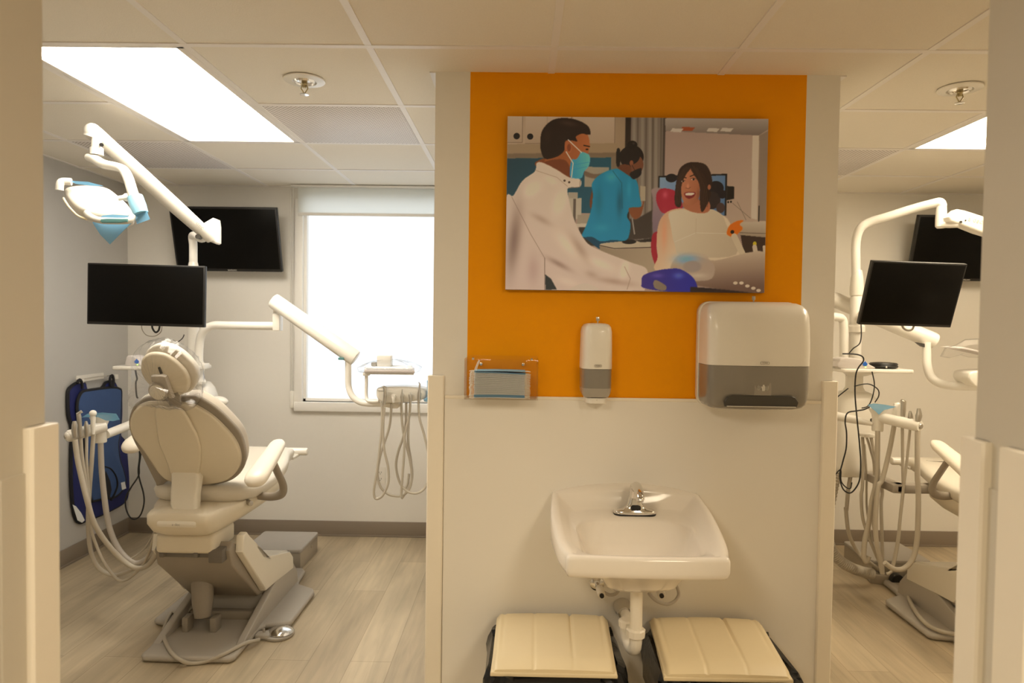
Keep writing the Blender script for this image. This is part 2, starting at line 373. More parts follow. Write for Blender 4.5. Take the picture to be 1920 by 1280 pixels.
# baseboards with a small toe
def base(name, x0, x1, y0, y1, ex, ey):
    m = MB().box(x0, x1, y0, y1, 0, .105, .003); m.box(x0-(ex if ex > 0 else 0), x1+(-ex if ex < 0 else 0), y0-ey, y1, 0, .012, .002)
    S(name, m, BASEB)
base('baseboard_back_left', XL+.006, PX0, YB-.008, YB, 0, .008); base('baseboard_back_right', PX1, XR, YB-.008, YB, 0, .008)
m = MB().box(XL, XL+.008, HY1, YB, 0, .105, .003).box(XL, XL+.016, HY1, YB, 0, .012, .002); S('baseboard_left', m, BASEB)
m = MB().box(XR-.008, XR, HY1, YB, 0, .105, .003); S('baseboard_right', m, BASEB)
# window
FX0 = -1.535
w = MB()
w.box(FX0, FX0+.055, YB-.028, YB+.02, .862, 2.30, .004); w.box(FX0, PX0-.01, YB-.034, YB+.02, .862, .925, .005)
w.box(WX0, WX0+.03, YB, YB+.06, WZ0-.03, WZ1, .003); w.box(WX0, WX1, YB, YB+.06, WZ0-.03, WZ0+.018, .003)
wf = S('window_1', w, WFRAME)
pane = obj('glass_pane', MB().box(WX0+.028, WX1, YB+.045, YB+.052, WZ0+.016, WZ1), PANE, wf, smooth=0); pane['label'] = 'bright frosted pane'
# roller blind, nearly rolled up, with its cassette and side chain
rb = thing('roller_blind', (-.95, YB-.05, 2.19), 'cream roller blind drawn a little way down over the top of the bright window', 'blind')
obj('fabric', MB().box(FX0+.03, PX0-.01, YB-.052, YB-.049, 2.20, CE-.012), BLINDM, rb)
obj('bottom_bar', MB().box(FX0+.03, PX0-.01, YB-.058, YB-.044, 2.185, 2.205, .004), WFRAME, rb)
obj('cassette', MB().box(FX0-.01, PX0-.01, YB-.09, YB-.002, CE-.012, CE-.001, .003), WFRAME, rb)
ch = MB().tube([(FX0-.002, YB-.06, CE-.02), (FX0-.004, YB-.045, .98)], .003, 6).tube([(FX0-.018, YB-.06, CE-.02), (FX0-.018, YB-.045, .98)], .003, 6)
chn = obj('chain', ch, LOGOL, rb)
obj('chain_tensioner', MB().box(FX0-.022, FX0+.002, YB-.052, YB-.012, .885, 1.0, .004), PLASTIC, rb)
# ------------------------------------------------------------------ ceiling fittings
def ceiling_light(i, j, n, m, label):
    x0, x1, y0, y1 = GX+i*T, GX+(i+1)*T, GY+j*T, GY+(j+n)*T
    t = thing('ceiling_light', ((x0+x1)/2, (y0+y1)/2, CE-.002), label, 'ceiling light')
    f = MB(); a = .012; b = .04
    f.box(x0+a, x0+b, y0+a, y1-a, CE-.001, CE+.022, .002); f.box(x1-b, x1-a, y0+a, y1-a, CE-.001, CE+.022, .002)
    f.box(x0+a, x1-a, y0+a, y0+.026, CE-.001, CE+.022, .002); f.box(x0+a, x1-a, y1-.026, y1-a, CE-.001, CE+.022, .002)
    obj('frame', f, GRID, t)
    obj('diffuser', MB().box(x0+b-.004, x1-b+.004, y0+.022, y1-.022, CE+.010, CE+.014), m, t, smooth=0)
    return t
ceiling_light(*LIGHTS[0], LIGHTL, 'large bright rectangular ceiling light over the dental chair beside the window')
ceiling_light(*LIGHTS[1], LIGHTR, 'ceiling light showing as a small bright triangle at the right doorway edge')
def ceiling_vent(i, j, label):
    x0, x1, y0, y1 = GX+i*T+.014, GX+(i+1)*T-.014, GY+j*T+.014, GY+(j+1)*T-.014
    t = thing('ceiling_vent', ((x0+x1)/2, (y0+y1)/2, CE-.002), label, 'vent', 'perforated square ceiling vents')
    obj('perforated_face', MB().box(x0, x1, y0, y1, CE-.001, CE+.004, .001), PERF, t)
    c = ((x0+x1)/2, (y0+y1)/2)
    obj('duct_collar', MB().lathe([(.15, CE+.005), (.155, CE+.02), (.13, CE+.02), (.13, CE+.005)], (c[0], c[1], 0), 32), DARKG, t)
ceiling_vent(*VENTS[0], 'perforated square ceiling vent between the large bright ceiling light and the orange wall')
ceiling_vent(*VENTS[1], 'perforated square ceiling vent above the dental lamp near the grey wall')
ceiling_vent(*VENTS[2], 'perforated square ceiling vent half hidden beyond the right edge of the orange wall')
def sprinkler(u, v, label):
    c = PZ(u, v, CE)
    t = thing('fire_sprinkler', (c.x, c.y, CE-.06), label, 'sprinkler', 'fire sprinklers in the ceiling')
    z = CE
    obj('escutcheon', MB().lathe([(.076, z), (.075, z-.004), (.045, z-.008), (.04, z-.004), (.04, z)], (c.x, c.y, 0), 36), PLASTIC, t)
    obj('cup', MB().lathe([(.040, z-.005), (.034, z-.012), (.030, z-.006), (.010, z-.004)], (c.x, c.y, 0), 28), CHROME, t)
    h = MB().lathe([(.011, z), (.011, z-.016), (.007, z-.02), (.007, z-.03)], (c.x, c.y, 0), 14)
    for s in (-1, 1): h.tube([(c.x+s*.008, c.y, z-.018), (c.x+s*.013, c.y, z-.032), (c.x, c.y, z-.052)], .0025, 6)
    obj('frame', h, BRASS, t)
    d = MB().lathe([(.004, z-.050), (.016, z-.053), (.017, z-.055), (.004, z-.056)], (c.x, c.y, 0), 16)
    obj('deflector', d, CHROME, t)
sprinkler(571, 150, 'round white fire sprinkler left of the orange wall'); sprinkler(1800, 166, 'round fire sprinkler right of the orange wall near the doorway')

# ================================================================== ON THE PARTITION
# --- canvas print: painted cell by cell into a colour attribute on the flat print
def make_picture():
    W, H = 600, 404
    gx, gy = np.meshgrid(np.linspace(0, 1, W), np.linspace(0, 1, H))   # gy down
    img = np.zeros((H, W, 3), dtype=np.float64)
    # source frame of the tracing: crop coordinates
    X = 65+gx*1728; Y = 69+gx*36+gy*(1163-gx*12)
    def inside(poly):
        r = np.zeros(X.shape, bool); n = len(poly)
        for i in range(n):
            (x1, y1), (x2, y2) = poly[i], poly[(i+1) % n]
            if y1 == y2: continue
            c = ((y1 > Y) != (y2 > Y)) & (X < (x2-x1)*(Y-y1)/(y2-y1)+x1); r ^= c
        return r
    def blur(a, k):
        for _ in range(k):
            a = (a+np.roll(a, 1, 0)+np.roll(a, -1, 0)+np.roll(a, 1, 1)+np.roll(a, -1, 1))/5
        return a
    def sm(poly):
        return [(p.x, p.y) for p in cat([(x, y, 0) for x, y in poly], 5, True)]
    def fill(poly, col, soft=1, smooth=True, grad=None):
        m = blur(inside(sm(poly) if smooth else poly).astype(float), soft)[..., None]
        c = np.array(col, float)
        if grad is not None:
            (x1, y1, x2, y2), c2 = grad
            t = np.clip(((X-x1)*(x2-x1)+(Y-y1)*(y2-y1))/((x2-x1)**2+(y2-y1)**2), 0, 1)[..., None]
            c = c*(1-t)+np.array(c2, float)*t
        img[:] = img*(1-m)+c*m
    def ell(cx, cy, rx, ry, col, ang=0, a=1, soft=1):
        ca, sa = math.cos(ang), math.sin(ang); dx, dy = X-cx, Y-cy
        d = np.sqrt(((dx*ca+dy*sa)/rx)**2+((-dx*sa+dy*ca)/ry)**2)
        m = (np.clip((1-d)*min(rx, ry)/(3*soft), 0, 1)*a)[..., None]; img[:] = img*(1-m)+np.array(col, float)*m
    def soft(cx, cy, rx, ry, col, ang=0, a=.5, clip=None):
        ca, sa = math.cos(ang), math.sin(ang); dx, dy = X-cx, Y-cy
        d2 = ((dx*ca+dy*sa)/rx)**2+((-dx*sa+dy*ca)/ry)**2
        m = np.exp(-d2*2.2)*a
        if clip is not None: m = m*blur(inside(sm(clip)).astype(float), 1)
        m = m[..., None]; img[:] = img*(1-m)+np.array(col, float)*m
    def line(pts, w, col, a=1):
        m = np.zeros(X.shape)
        for (x1, y1), (x2, y2) in zip(pts[:-1], pts[1:]):
            L2 = (x2-x1)**2+(y2-y1)**2+1e-9; t = np.clip(((X-x1)*(x2-x1)+(Y-y1)*(y2-y1))/L2, 0, 1)
            d = np.hypot(X-(x1+t*(x2-x1)), Y-(y1+t*(y2-y1))); m = np.maximum(m, np.clip((w/2-d)/2.5+.5, 0, 1))
        m = (m*a)[..., None]; img[:] = img*(1-m)+np.array(col, float)*m
    R = lambda x0, y0, x1, y1: [(x0, y0), (x1, y0), (x1, y1), (x0, y1)]
    # background
    img[:] = (160, 134, 118)
    fill(R(50, 50, 860, 380), (176, 154, 128), smooth=False, grad=((60, 60, 860, 300), (150, 128, 100)))
    for a in ((60, 50, 165, 245), (185, 50, 330, 252), (330, 50, 490, 270), (500, 60, 778, 275)):
        fill(R(*a), (186, 165, 140), 1, False, grad=((a[0], 60, a[0], a[3]), (165, 143, 117)))
        line([(a[0], a[3]), (a[2], a[3]), (a[2], 50)], 4, (120, 100, 78))
    fill(R(50, 255, 800, 330), (150, 128, 98), 2, False); fill(R(50, 318, 800, 352), (118, 100, 78), 2, False)
    ell(127, 202, 23, 23, (24, 20, 20)); ell(217, 206, 22, 22, (24, 20, 20))
    fill(R(50, 350, 760, 720), (34, 62, 72), 1, False, grad=((60, 350, 700, 700), (28, 80, 96)))
    fill(R(760, 340, 860, 760), (120, 104, 84), 2, False)
    fill([(583, 410), (745, 415), (745, 545), (583, 545)], (150, 140, 120), 1, False)
    fill([(585, 440), (650, 460), (745, 450), (745, 480), (650, 490), (585, 470)], (112, 92, 74), 2)
    fill(R(475, 580, 540, 720), (160, 148, 128), 1, False); fill(R(470, 620, 565, 760), (176, 164, 142), 1, False); fill(R(510, 625, 528, 790), (90, 80, 70), 1, False)
    fill(R(540, 730, 640, 800), (150, 138, 118), 1, False); fill(R(520, 790, 660, 815), (186, 172, 150), 1, False); fill(R(550, 815, 660, 940), (52, 44, 38), 2, False)
    fill(R(848, 50, 888, 900), (40, 30, 24), 2, False); fill(R(886, 60, 1110, 900), (120, 108, 94), 3, False)
    for x in (905, 960, 1010, 1050): line([(x, 60), (x+12, 900)], 18, (150, 138, 122), .55)
    for x in (930, 985, 1030, 1085): line([(x, 60), (x+8, 900)], 12, (84, 74, 64), .6)
    fill(R(1098, 60, 1118, 480), (70, 60, 54), 2, False)
    fill(R(1114, 180, 1800, 800), (158, 134, 120), 1, False, grad=((1120, 200, 1750, 800), (178, 156, 134)))
    fill([(1110, 95), (1800, 110), (1800, 170), (1730, 214), (1114, 178)], (160, 148, 134), 1, False, grad=((1300, 100, 1300, 210), (118, 104, 92)))
    fill([(1690, 214), (1735, 214), (1735, 770), (1695, 760)], (196, 180, 158), 1, False); fill([(1735, 214), (1800, 180), (1800, 780), (1740, 775)], (136, 118, 100), 1, False)
    fill([(1225, 152), (1310, 156), (1290, 180), (1215, 176)], (150, 70, 40), 1, False)
    for x in (1195, 1435, 1525): fill([(x-35, 160), (x+38, 165), (x+20, 188), (x-50, 182)], (190, 178, 160), 1, False)
    # tv behind patient
    fill([(1072, 476), (1528, 464), (1528, 742), (1072, 742)], (18, 16, 20), 1, False); fill([(1082, 486), (1518, 474), (1518, 742), (1082, 742)], (122, 146, 172), 1, False, grad=((1090, 480, 1500, 730), (80, 108, 140)))
    ell(1160, 490, 40, 30, (26, 22, 26)); ell(1455, 560, 55, 50, (30, 26, 30)); ell(1430, 640, 60, 60, (46, 36, 36)); ell(1490, 690, 30, 36, (70, 52, 48)); ell(1500, 600, 30, 30, (30, 26, 30))
    fill([(1530, 545), (1578, 550), (1578, 630), (1530, 640)], (28, 24, 22), 1, False); ell(1540, 652, 8, 9, (30, 26, 24)); ell(1558, 650, 8, 9, (30, 26, 24))
    line([(1745, 680), (1745, 780)], 8, (40, 36, 36))
    line([(1570, 660), (1690, 760)], 3, (110, 94, 80)); line([(1600, 650), (1660, 770)], 3, (110, 94, 80))
    # cabinet in the middle
    fill([(683, 912), (1040, 905), (1040, 950), (790, 965), (690, 940)], (176, 160, 134), 1, False)
    fill([(690, 940), (790, 965), (1040, 955), (1100, 1110), (900, 1120), (700, 1000)], (140, 122, 98), 1, False, grad=((700, 950, 1050, 1050), (160, 142, 116)))
    line([(690, 936), (790, 958), (1040, 950)], 6, (66, 54, 44)); ell(887, 912, 52, 18, (22, 18, 18))
    fill([(930, 905), (1040, 890), (1045, 915), (960, 915)], (36, 30, 28), 1, False)
    fill([(875, 760), (935, 760), (1040, 700), (1040, 890), (880, 900)], (58, 48, 42), 3, False); line([(905, 760), (922, 860)], 9, (140, 130, 118))
    fill([(955, 540), (990, 545), (990, 640), (957, 640)], (164, 150, 124), 1, False)
    # nurse
    fill([(570, 870), (690, 880), (870, 870), (860, 905), (700, 925), (690, 960), (610, 900)], (14, 62, 84), 1)
    fill([(640, 560), (620, 640), (628, 690), (650, 680)], (110, 58, 32), 1)
    fill([(790, 425), (830, 440), (900, 480), (935, 520), (950, 600), (962, 682), (900, 690), (870, 740), (895, 800), (870, 900), (780, 900), (700, 910), (640, 880), (572, 875), (600, 800), (630, 700), (640, 600), (632, 530), (665, 480), (720, 445)], (23, 124, 157), 1)
    soft(760, 480, 60, 50, (70, 168, 186), a=.6); soft(820, 650, 30, 130, (10, 84, 108), a=.8); soft(680, 640, 40, 140, (14, 104, 128), a=.7); soft(700, 820, 80, 40, (50, 150, 172), a=.5); soft(880, 560, 22, 90, (48, 158, 180), a=.5)
    line([(770, 440), (830, 520), (838, 690)], 5, (10, 88, 112), .8)
    fill([(880, 690), (960, 680), (975, 640), (980, 660), (960, 740), (915, 760)], (124, 70, 40), 1)
    ell(895, 350, 80, 82, (24, 16, 16)); fill([(820, 400), (880, 400), (900, 480), (830, 440), (800, 415)], (98, 54, 34), 1); ell(930, 400, 44, 62, (110, 64, 42)); ell(880, 340, 70, 62, (26, 18, 18)); ell(895, 268, 36, 30, (20, 14, 14)); soft(905, 258, 14, 10, (84, 66, 60), a=.6)
    fill([(885, 455), (930, 430), (960, 425), (955, 470), (915, 495), (893, 485)], (20, 16, 20), 1); ell(893, 388, 14, 20, (134, 76, 48)); line([(895, 400), (930, 460)], 3, (16, 12, 14)); fill(R(793, 300, 816, 400), (22, 18, 18), 1)
    # chair of patient + patient
    fill([(1030, 565), (1100, 560), (1110, 640), (1100, 860), (1045, 840), (1040, 640)], (150, 128, 122), 3, grad=((1030, 565, 1110, 800), (120, 100, 110)))
    fill([(1062, 600), (1090, 562), (1150, 562), (1200, 590), (1240, 680), (1200, 720), (1110, 724), (1068, 660)], (158, 34, 54), 1); soft(1120, 600, 26, 36, (214, 110, 120), a=.5)
    fill([(1046, 860), (1085, 850), (1070, 940), (1085, 1030), (1105, 1100), (1070, 1080), (1040, 1000), (1034, 920)], (150, 26, 44), 1)
    fill([(1140, 712), (1230, 690), (1320, 700), (1430, 700), (1500, 735), (1555, 790), (1620, 960), (1640, 1010), (1100, 1110), (1080, 1010), (1070, 900), (1085, 780)], (196, 156, 120), 1, grad=((1080, 800, 1300, 900), (206, 186, 156)))
    soft(1120, 860, 30, 160, (208, 140, 100), a=.6)
    fill([(1150, 720), (1240, 700), (1340, 720), (1430, 700), (1500, 740), (1530, 800), (1600, 1000), (1250, 1010), (1190, 930), (1160, 800)], (202, 186, 158), 1, grad=((1180, 720, 1560, 1000), (182, 164, 136)))
    line([(1190, 915), (1330, 855), (1560, 862)], 3, (222, 208, 182), .7); line([(1330, 760), (1330, 860)], 3, (170, 150, 122), .6)
    fill([(1240, 680), (1300, 715), (1380, 725), (1420, 700), (1400, 640), (1260, 640)], (164, 100, 70), 1)
    fill([(1300, 385), (1380, 400), (1420, 460), (1432, 540), (1410, 570), (1425, 600), (1390, 690), (1365, 700), (1350, 560), (1260, 500), (1232, 600), (1225, 680), (1190, 670), (1185, 590), (1205, 450), (1245, 400)], (46, 30, 24), 1)
    fill([(1222, 500), (1250, 440), (1285, 425), (1325, 460), (1345, 520), (1350, 600), (1330, 650), (1290, 672), (1250, 655), (1228, 600)], (182, 118, 84), 1, grad=((1225, 520, 1350, 560), (158, 96, 66)))
    fill([(1325, 430), (1375, 470), (1400, 560), (1385, 690), (1362, 712), (1350, 620), (1350, 540), (1310, 470), (1285, 425)], (52, 34, 26), 1)
    fill([(1245, 420), (1285, 425), (1255, 470), (1228, 540), (1222, 650), (1195, 660), (1190, 560), (1210, 470)], (54, 36, 28), 1)
    ell(1237, 512, 15, 6, (206, 180, 158)); ell(1239, 512, 9, 7, (34, 22, 18)); ell(1305, 500, 16, 7, (206, 180, 158)); ell(1307, 500, 9, 8, (34, 22, 18)); line([(1220, 507), (1237, 503), (1252, 508)], 3, (60, 34, 26)); line([(1288, 495), (1305, 490), (1322, 497)], 3, (60, 34, 26))
    line([(1218, 492), (1240, 484), (1258, 490)], 7, (54, 34, 24)); line([(1284, 480), (1308, 470), (1332, 480)], 7, (54, 34, 24)); soft(1270, 545, 12, 26, (206, 142, 104), a=.7); line([(1256, 556), (1274, 562), (1288, 552)], 4, (110, 60, 42), .8)
    fill([(1248, 590), (1285, 582), (1322, 588), (1310, 616), (1280, 628), (1256, 616)], (118, 34, 36), 1); fill([(1256, 594), (1285, 588), (1314, 592), (1300, 604), (1262, 606)], (236, 226, 210), 1); soft(1340, 600, 14, 50, (120, 70, 50), a=.6)
    ell(1412, 552, 12, 20, (160, 98, 68))
    for k in range(9): line([(1290+k*6, 400+k*4), (1330+k*9, 470+k*14), (1352+k*7, 560+k*10), (1362+k*5, 660+k*3)], 2.5, (92, 62, 46) if k % 2 else (28, 18, 14), .55)
    for k in range(6): line([(1280-k*7, 400+k*6), (1236-k*6, 470+k*14), (1212-k*3, 560+k*12), (1206-k*2, 640+k*4)], 2.5, (86, 58, 44) if k % 2 else (28, 18, 14), .5)
    # instruments at right
    fill([(1625, 860), (1800, 880), (1800, 1000), (1650, 990)], (56, 40, 32), 1, False); fill([(1590, 785), (1800, 782), (1800, 888), (1620, 870)], (186, 170, 146), 1, False, grad=((1600, 785, 1600, 890), (150, 132, 108))); line([(1620, 855), (1800, 862)], 4, (90, 76, 62))
    fill([(1535, 860), (1550, 810), (1600, 778), (1645, 775), (1620, 800), (1640, 830), (1585, 880), (1555, 878)], (214, 104, 20), 1); ell(1572, 850, 14, 14, (26, 20, 18)); line([(1585, 880), (1640, 990)], 40, (196, 178, 148)); ell(1722, 930, 14, 18, (190, 168, 40)); line([(1722, 950), (1730, 990)], 30, (190, 172, 146)); line([(1785, 950), (1790, 990)], 20, (190, 172, 146))
    # light head foreground
    fill([(1165, 1100), (1200, 1020), (1280, 985), (1400, 1000), (1460, 1040), (1800, 985), (1800, 1260), (1430, 1220), (1220, 1175)], (186, 166, 140), 2, grad=((1500, 1000, 1520, 1230), (110, 84, 70)))
    fill([(1205, 1110), (1240, 1040), (1330, 1010), (1450, 1060), (1450, 1150), (1380, 1175), (1260, 1165)], (170, 150, 130), 2); soft(1270, 1030, 110, 46, (104, 158, 196), a=.85); ell(1310, 1080, 70, 44, (150, 136, 126), soft=4); soft(1350, 1140, 90, 24, (196, 180, 156), a=.8)
    for x, y in ((1600, 1190), (1640, 1190), (1680, 1210), (1720, 1225), (1755, 1240)): ell(x, y, 17, 12, (206, 186, 158))
    # doctor
    fill([(250, 395), (330, 350), (480, 390), (490, 500), (400, 460)], (124, 66, 36), 1)
    fill([(455, 230), (560, 180), (600, 200), (614, 270), (600, 330), (560, 420), (490, 470), (430, 430), (320, 420), (330, 340)], (150, 84, 44), 1, grad=((450, 300, 610, 300), (170, 98, 56)))
    fill([(310, 380), (440, 360), (490, 430), (490, 490), (380, 440)], (112, 58, 32), 1)
    fill([(285, 230), (300, 160), (360, 100), (440, 84), (530, 100), (600, 140), (618, 190), (600, 198), (560, 190), (520, 210), (530, 240), (490, 235), (450, 240), (445, 300), (400, 340), (320, 356), (290, 300)], (34, 22, 18), 1)
    soft(470, 120, 90, 28, (76, 54, 44), a=.55, ang=.2); soft(330, 200, 30, 70, (52, 36, 30), a=.5)
    ell(473, 278, 27, 46, (164, 92, 52)); ell(476, 282, 14, 28, (122, 60, 34)); line([(575, 268), (612, 276)], 8, (30, 18, 14)); ell(596, 295, 12, 7, (26, 16, 14))
    fill([(556, 310), (612, 335), (612, 400), (580, 440), (560, 486), (490, 486), (492, 370), (525, 360), (548, 330)], (50, 140, 196), 1, grad=((500, 400, 610, 380), (92, 174, 216))); line([(500, 400), (608, 380)], 4, (40, 130, 158), .6); line([(505, 430), (595, 410)], 4, (40, 130, 158), .6)
    line([(470, 230), (560, 315)], 6, (226, 222, 214)); line([(458, 310), (505, 385), (496, 480)], 6, (226, 222, 214))
    coat = [(262, 385), (300, 380), (400, 430), (480, 480), (555, 495), (552, 545), (475, 552), (480, 620), (510, 740), (560, 850), (620, 930), (720, 980), (900, 1050), (1010, 1100), (1000, 1225), (960, 1240), (700, 1240), (560, 1240), (60, 1235), (60, 640), (110, 600), (170, 500), (250, 440)]
    fill(coat, (196, 172, 156), 1, grad=((100, 1200, 500, 500), (204, 186, 164)))
    for a in ((230, 560, 100, 60, (224, 206, 184), -.6, .7), (120, 900, 60, 320, (120, 96, 84), .1, .8), (300, 760, 100, 30, (160, 134, 116), .5, .6), (420, 650, 60, 120, (226, 208, 184), .3, .6), (560, 960, 40, 140, (150, 122, 104), -.6, .6), (470, 930, 60, 160, (222, 202, 176), -.7, .6), (420, 1060, 120, 26, (136, 108, 96), .5, .7), (700, 1060, 160, 50, (222, 202, 178), .4, .6), (800, 1180, 180, 30, (160, 132, 114), .15, .7), (860, 1100, 40, 90, (232, 212, 188), .2, .6), (560, 740, 30, 60, (170, 144, 122), .2, .4), (250, 1100, 60, 140, (170, 140, 130), 0, .6), (480, 1180, 120, 40, (214, 192, 170), .3, .6), (360, 500, 60, 30, (226, 208, 184), .5, .5), (640, 1130, 60, 30, (160, 134, 116), .3, .5)):
        soft(*a[:4], a[4], ang=a[5], a=a[6], clip=coat)
    line([(250, 430), (400, 480), (470, 540)], 4, (150, 126, 108), .6); line([(325, 1020), (330, 1235)], 5, (110, 86, 76), .8); line([(100, 610), (230, 860), (325, 1020)], 4, (130, 104, 92), .7)
    ell(450, 502, 9, 9, (74, 58, 50)); ell(481, 513, 9, 9, (74, 58, 50)); line([(475, 552), (552, 545), (555, 497)], 4, (130, 108, 90))
    fill([(330, 1130), (370, 1160), (410, 1232), (335, 1235)], (40, 44, 44), 1, False); fill([(500, 1225), (600, 1190), (690, 1235), (520, 1240)], (196, 178, 158), 1)
    line([(860, 1080), (900, 1160), (880, 1230)], 6, (150, 124, 108), .6)
    # gloves
    fill([(985, 1140), (1060, 1110), (1150, 1095), (1240, 1100), (1330, 1170), (1330, 1255), (1130, 1245), (990, 1222), (975, 1190)], (52, 38, 116), 1, grad=((990, 1150, 1300, 1200), (40, 40, 140))); soft(1080, 1140, 60, 22, (96, 78, 160), a=.7); soft(1220, 1140, 50, 30, (90, 110, 200), a=.7)
    fill([(1055, 1180), (1080, 1172), (1140, 1210), (1130, 1240), (1065, 1225)], (126, 110, 92), 1); fill([(1300, 1215), (1440, 1225), (1780, 1262), (1300, 1262)], (40, 28, 30), 2, False)
    img[:] = np.clip(blur(img.transpose(2, 0, 1).transpose(1, 2, 0), 0), 0, 255)
    return img, W, H
img, W, H = make_picture()
lin = np.where(img/255 <= .04045, img/255/12.92, ((img/255+.055)/1.055)**2.4)
QX0, QX1, QZ0, QZ1 = -.055, .872, 1.605, 2.222; QY = PY-.032
t = thing('canvas_print', ((QX0+QX1)/2, PY, QZ0), 'large photo canvas of dental staff and a patient hanging on the orange wall', 'picture')
me = bpy.data.meshes.new('print')
xs = np.linspace(QX0, QX1, W); zs = np.linspace(QZ1, QZ0, H); gx, gz = np.meshgrid(xs, zs)
o0 = Vector(t.location)
vv = np.stack([gx-o0.x, np.full_like(gx, QY-.0006-o0.y), gz-o0.z], -1).reshape(-1, 3)
ii = np.arange(W*H).reshape(H, W); ff = np.stack([ii[1:, :-1], ii[1:, 1:], ii[:-1, 1:], ii[:-1, :-1]], -1).reshape(-1, 4)
me.vertices.add(len(vv)); me.vertices.foreach_set('co', vv.ravel()); me.loops.add(len(ff)*4); me.loops.foreach_set('vertex_index', ff.ravel().astype(np.int32))
me.polygons.add(len(ff)); me.polygons.foreach_set('loop_start', np.arange(0, len(ff)*4, 4, dtype=np.int32)); me.update(calc_edges=True)
ca = me.color_attributes.new('print_colour', 'FLOAT_COLOR', 'POINT'); ca.data.foreach_set('color', np.concatenate([np.clip(lin*np.array([1.5, 1.75, 2.4]), 0, .92), np.ones((H, W, 1))], -1).ravel())
pmat = bpy.data.materials.new('printed_canvas'); pmat.use_nodes = True; nt = pmat.node_tree; at = nt.nodes.new('ShaderNodeVertexColor'); at.layer_name = 'print_colour'
nt.links.new(at.outputs[0], nt.nodes['Principled BSDF'].inputs['Base Color']); nt.nodes['Principled BSDF'].inputs['Roughness'].default_value = .5
me.materials.append(pmat); po = bpy.data.objects.new('print', me); C.objects.link(po); po.parent = t
obj('stretcher', MB().box(QX0, QX1, QY, PY-.002, QZ0, QZ1, .001), mat('canvas_edge', (.10, .08, .07), .7), t)

# --- soap dispenser
c = P(1119, 680, PY-.06); sx = c.x; z0 = P(1119, 752, PY-.05).z; z1 = P(1119, 606, PY-.05).z; zm = P(1119, 692, PY-.10).z
t = thing('soap_dispenser', (sx, PY, z0), 'narrow white and grey soap dispenser on the orange wall, left of the wide towel dispenser', 'soap dispenser')
def dshape(w, d, z, k=10, e=.35):
    # rounded D section, back on the wall
    pts = [(-w, 0)]
    for i in range(k+1):
        a = PI*i/k; x = -math.copysign(abs(math.cos(a))**e, math.cos(a))*w; y = -(math.sin(a)**e)*d if i not in (0, k) else 0
        if i in (0, k): continue
        pts.append((x, y))
    pts.append((w, 0)); return [Vector((sx+x, PY-.001+y, z)) for x, y in pts]
def dbody(zz): return MB().loft([dshape(w, d, z, 16, .5) for w, d, z in zz])
zt = z1
W2 = .056
obj('cover', dbody([(W2, .098, zm), (W2-.0005, .099, zm+.06), (W2-.002, .098, zt-.03), (W2-.005, .094, zt-.014), (W2-.012, .085, zt-.004), (W2-.024, .07, zt), (.01, .02, zt+.001)]), PLASTIC, t)
obj('smoked_window', dbody([(W2-.020, .07, z0+.012), (W2-.010, .088, z0+.018), (W2-.004, .095, z0+.030), (W2-.001, .098, z0+.05), (W2-.0005, .098, zm-.001)]), SMOKE, t)
obj('soap_level', dbody([(W2-.0195, .0705, z0+.0125), (W2-.0095, .0885, z0+.0185), (W2-.0035, .0955, z0+.0305), (W2-.0005, .0983, z0+.048), (W2-.0003, .0984, z0+.050)]), SMOKEL, t)
obj('nozzle_base', dbody([(W2-.020, .075, z0-.006), (W2-.016, .08, z0-.004), (W2-.016, .08, z0+.014)]), PLASTIC, t)
def key(x, z, y, par, m=STEEL):
    k = MB().box(x-.002, x+.002, y-.001, y+.001, z-.002, z+.012).box(x-.006, x+.006, y-.0012, y+.0012, z+.010, z+.024, .001)
    obj('key', k, m, par)
key(sx+.002, zt-.001, PY-.05, t)
def badge(x, z, y, w, par, body='TORK'):
    m = MB(); r = rrect(w, w*.34, w*.13)
    outer = [Vector((x+a, y, z+b)) for a, b in r]; inner = [Vector((x+a*.9, y, z+b*.74)) for a, b in r]; back = [p+Vector((0, .0012, 0)) for p in outer]
    m.loft([back, outer, [p+Vector((0, -.0006, 0)) for p in outer], [p+Vector((0, -.0006, 0)) for p in inner], inner], cap=False)
    obj('badge_ring', m, LOGO, par); text(body, w*.26, FACING((x, y-.0005, z)), 'lettering', LOGO, par)
badge(sx, zm+.012, PY-.1015, .026, t)
text('^', .010, FACING((sx, PY-.083, z0+.006)), 'arrow_mark', LOGO, t)

# --- towel dispenser
x0 = P(1320, 660, PY-.10).x; x1 = P(1510, 660, PY-.10).x; z1 = P(1415, 566, PY-.10).z; z0 = P(1415, 765, PY-.10).z; zm = P(1415, 686, PY-.18).z
D = .185; cx = (x0+x1)/2; hw = (x1-x0)/2
t = thing('towel_dispenser', (cx, PY, z0), 'wide white and grey hand towel dispenser on the orange wall above the sink', 'towel dispenser')
def dsec(w, d, z):
    pts = [(-w, 0)]; r = .045
    pts += [(-w, -(d-r))]+[(-w+r-r*math.cos(a), -(d-r)-r*math.sin(a)*.8) for a in [PI/2*k/6 for k in range(1, 7)]]
    n = 8
    for i in range(1, n): f_ = i/n; pts.append((-w+r+f_*2*(w-r), -(d-r)-r*.8-.014*math.sin(PI*f_)))
    pts += [(w-r+r*math.sin(a), -(d-r)-r*math.cos(a)*.8) for a in [PI/2*k/6 for k in range(0, 6)]]+[(w, -(d-r)), (w, 0)]
    return [Vector((cx+x, PY-.001+y, z)) for x, y in pts]
up = [(hw, D-.010, zm), (hw, D-.008, zm+.05), (hw-.0005, D-.012, z1-.09), (hw-.001, D-.02, z1-.05), (hw-.004, D-.032, z1-.028), (hw-.012, D-.05, z1-.012), (hw-.024, D-.075, z1-.003), (hw-.05, D-.10, z1)]
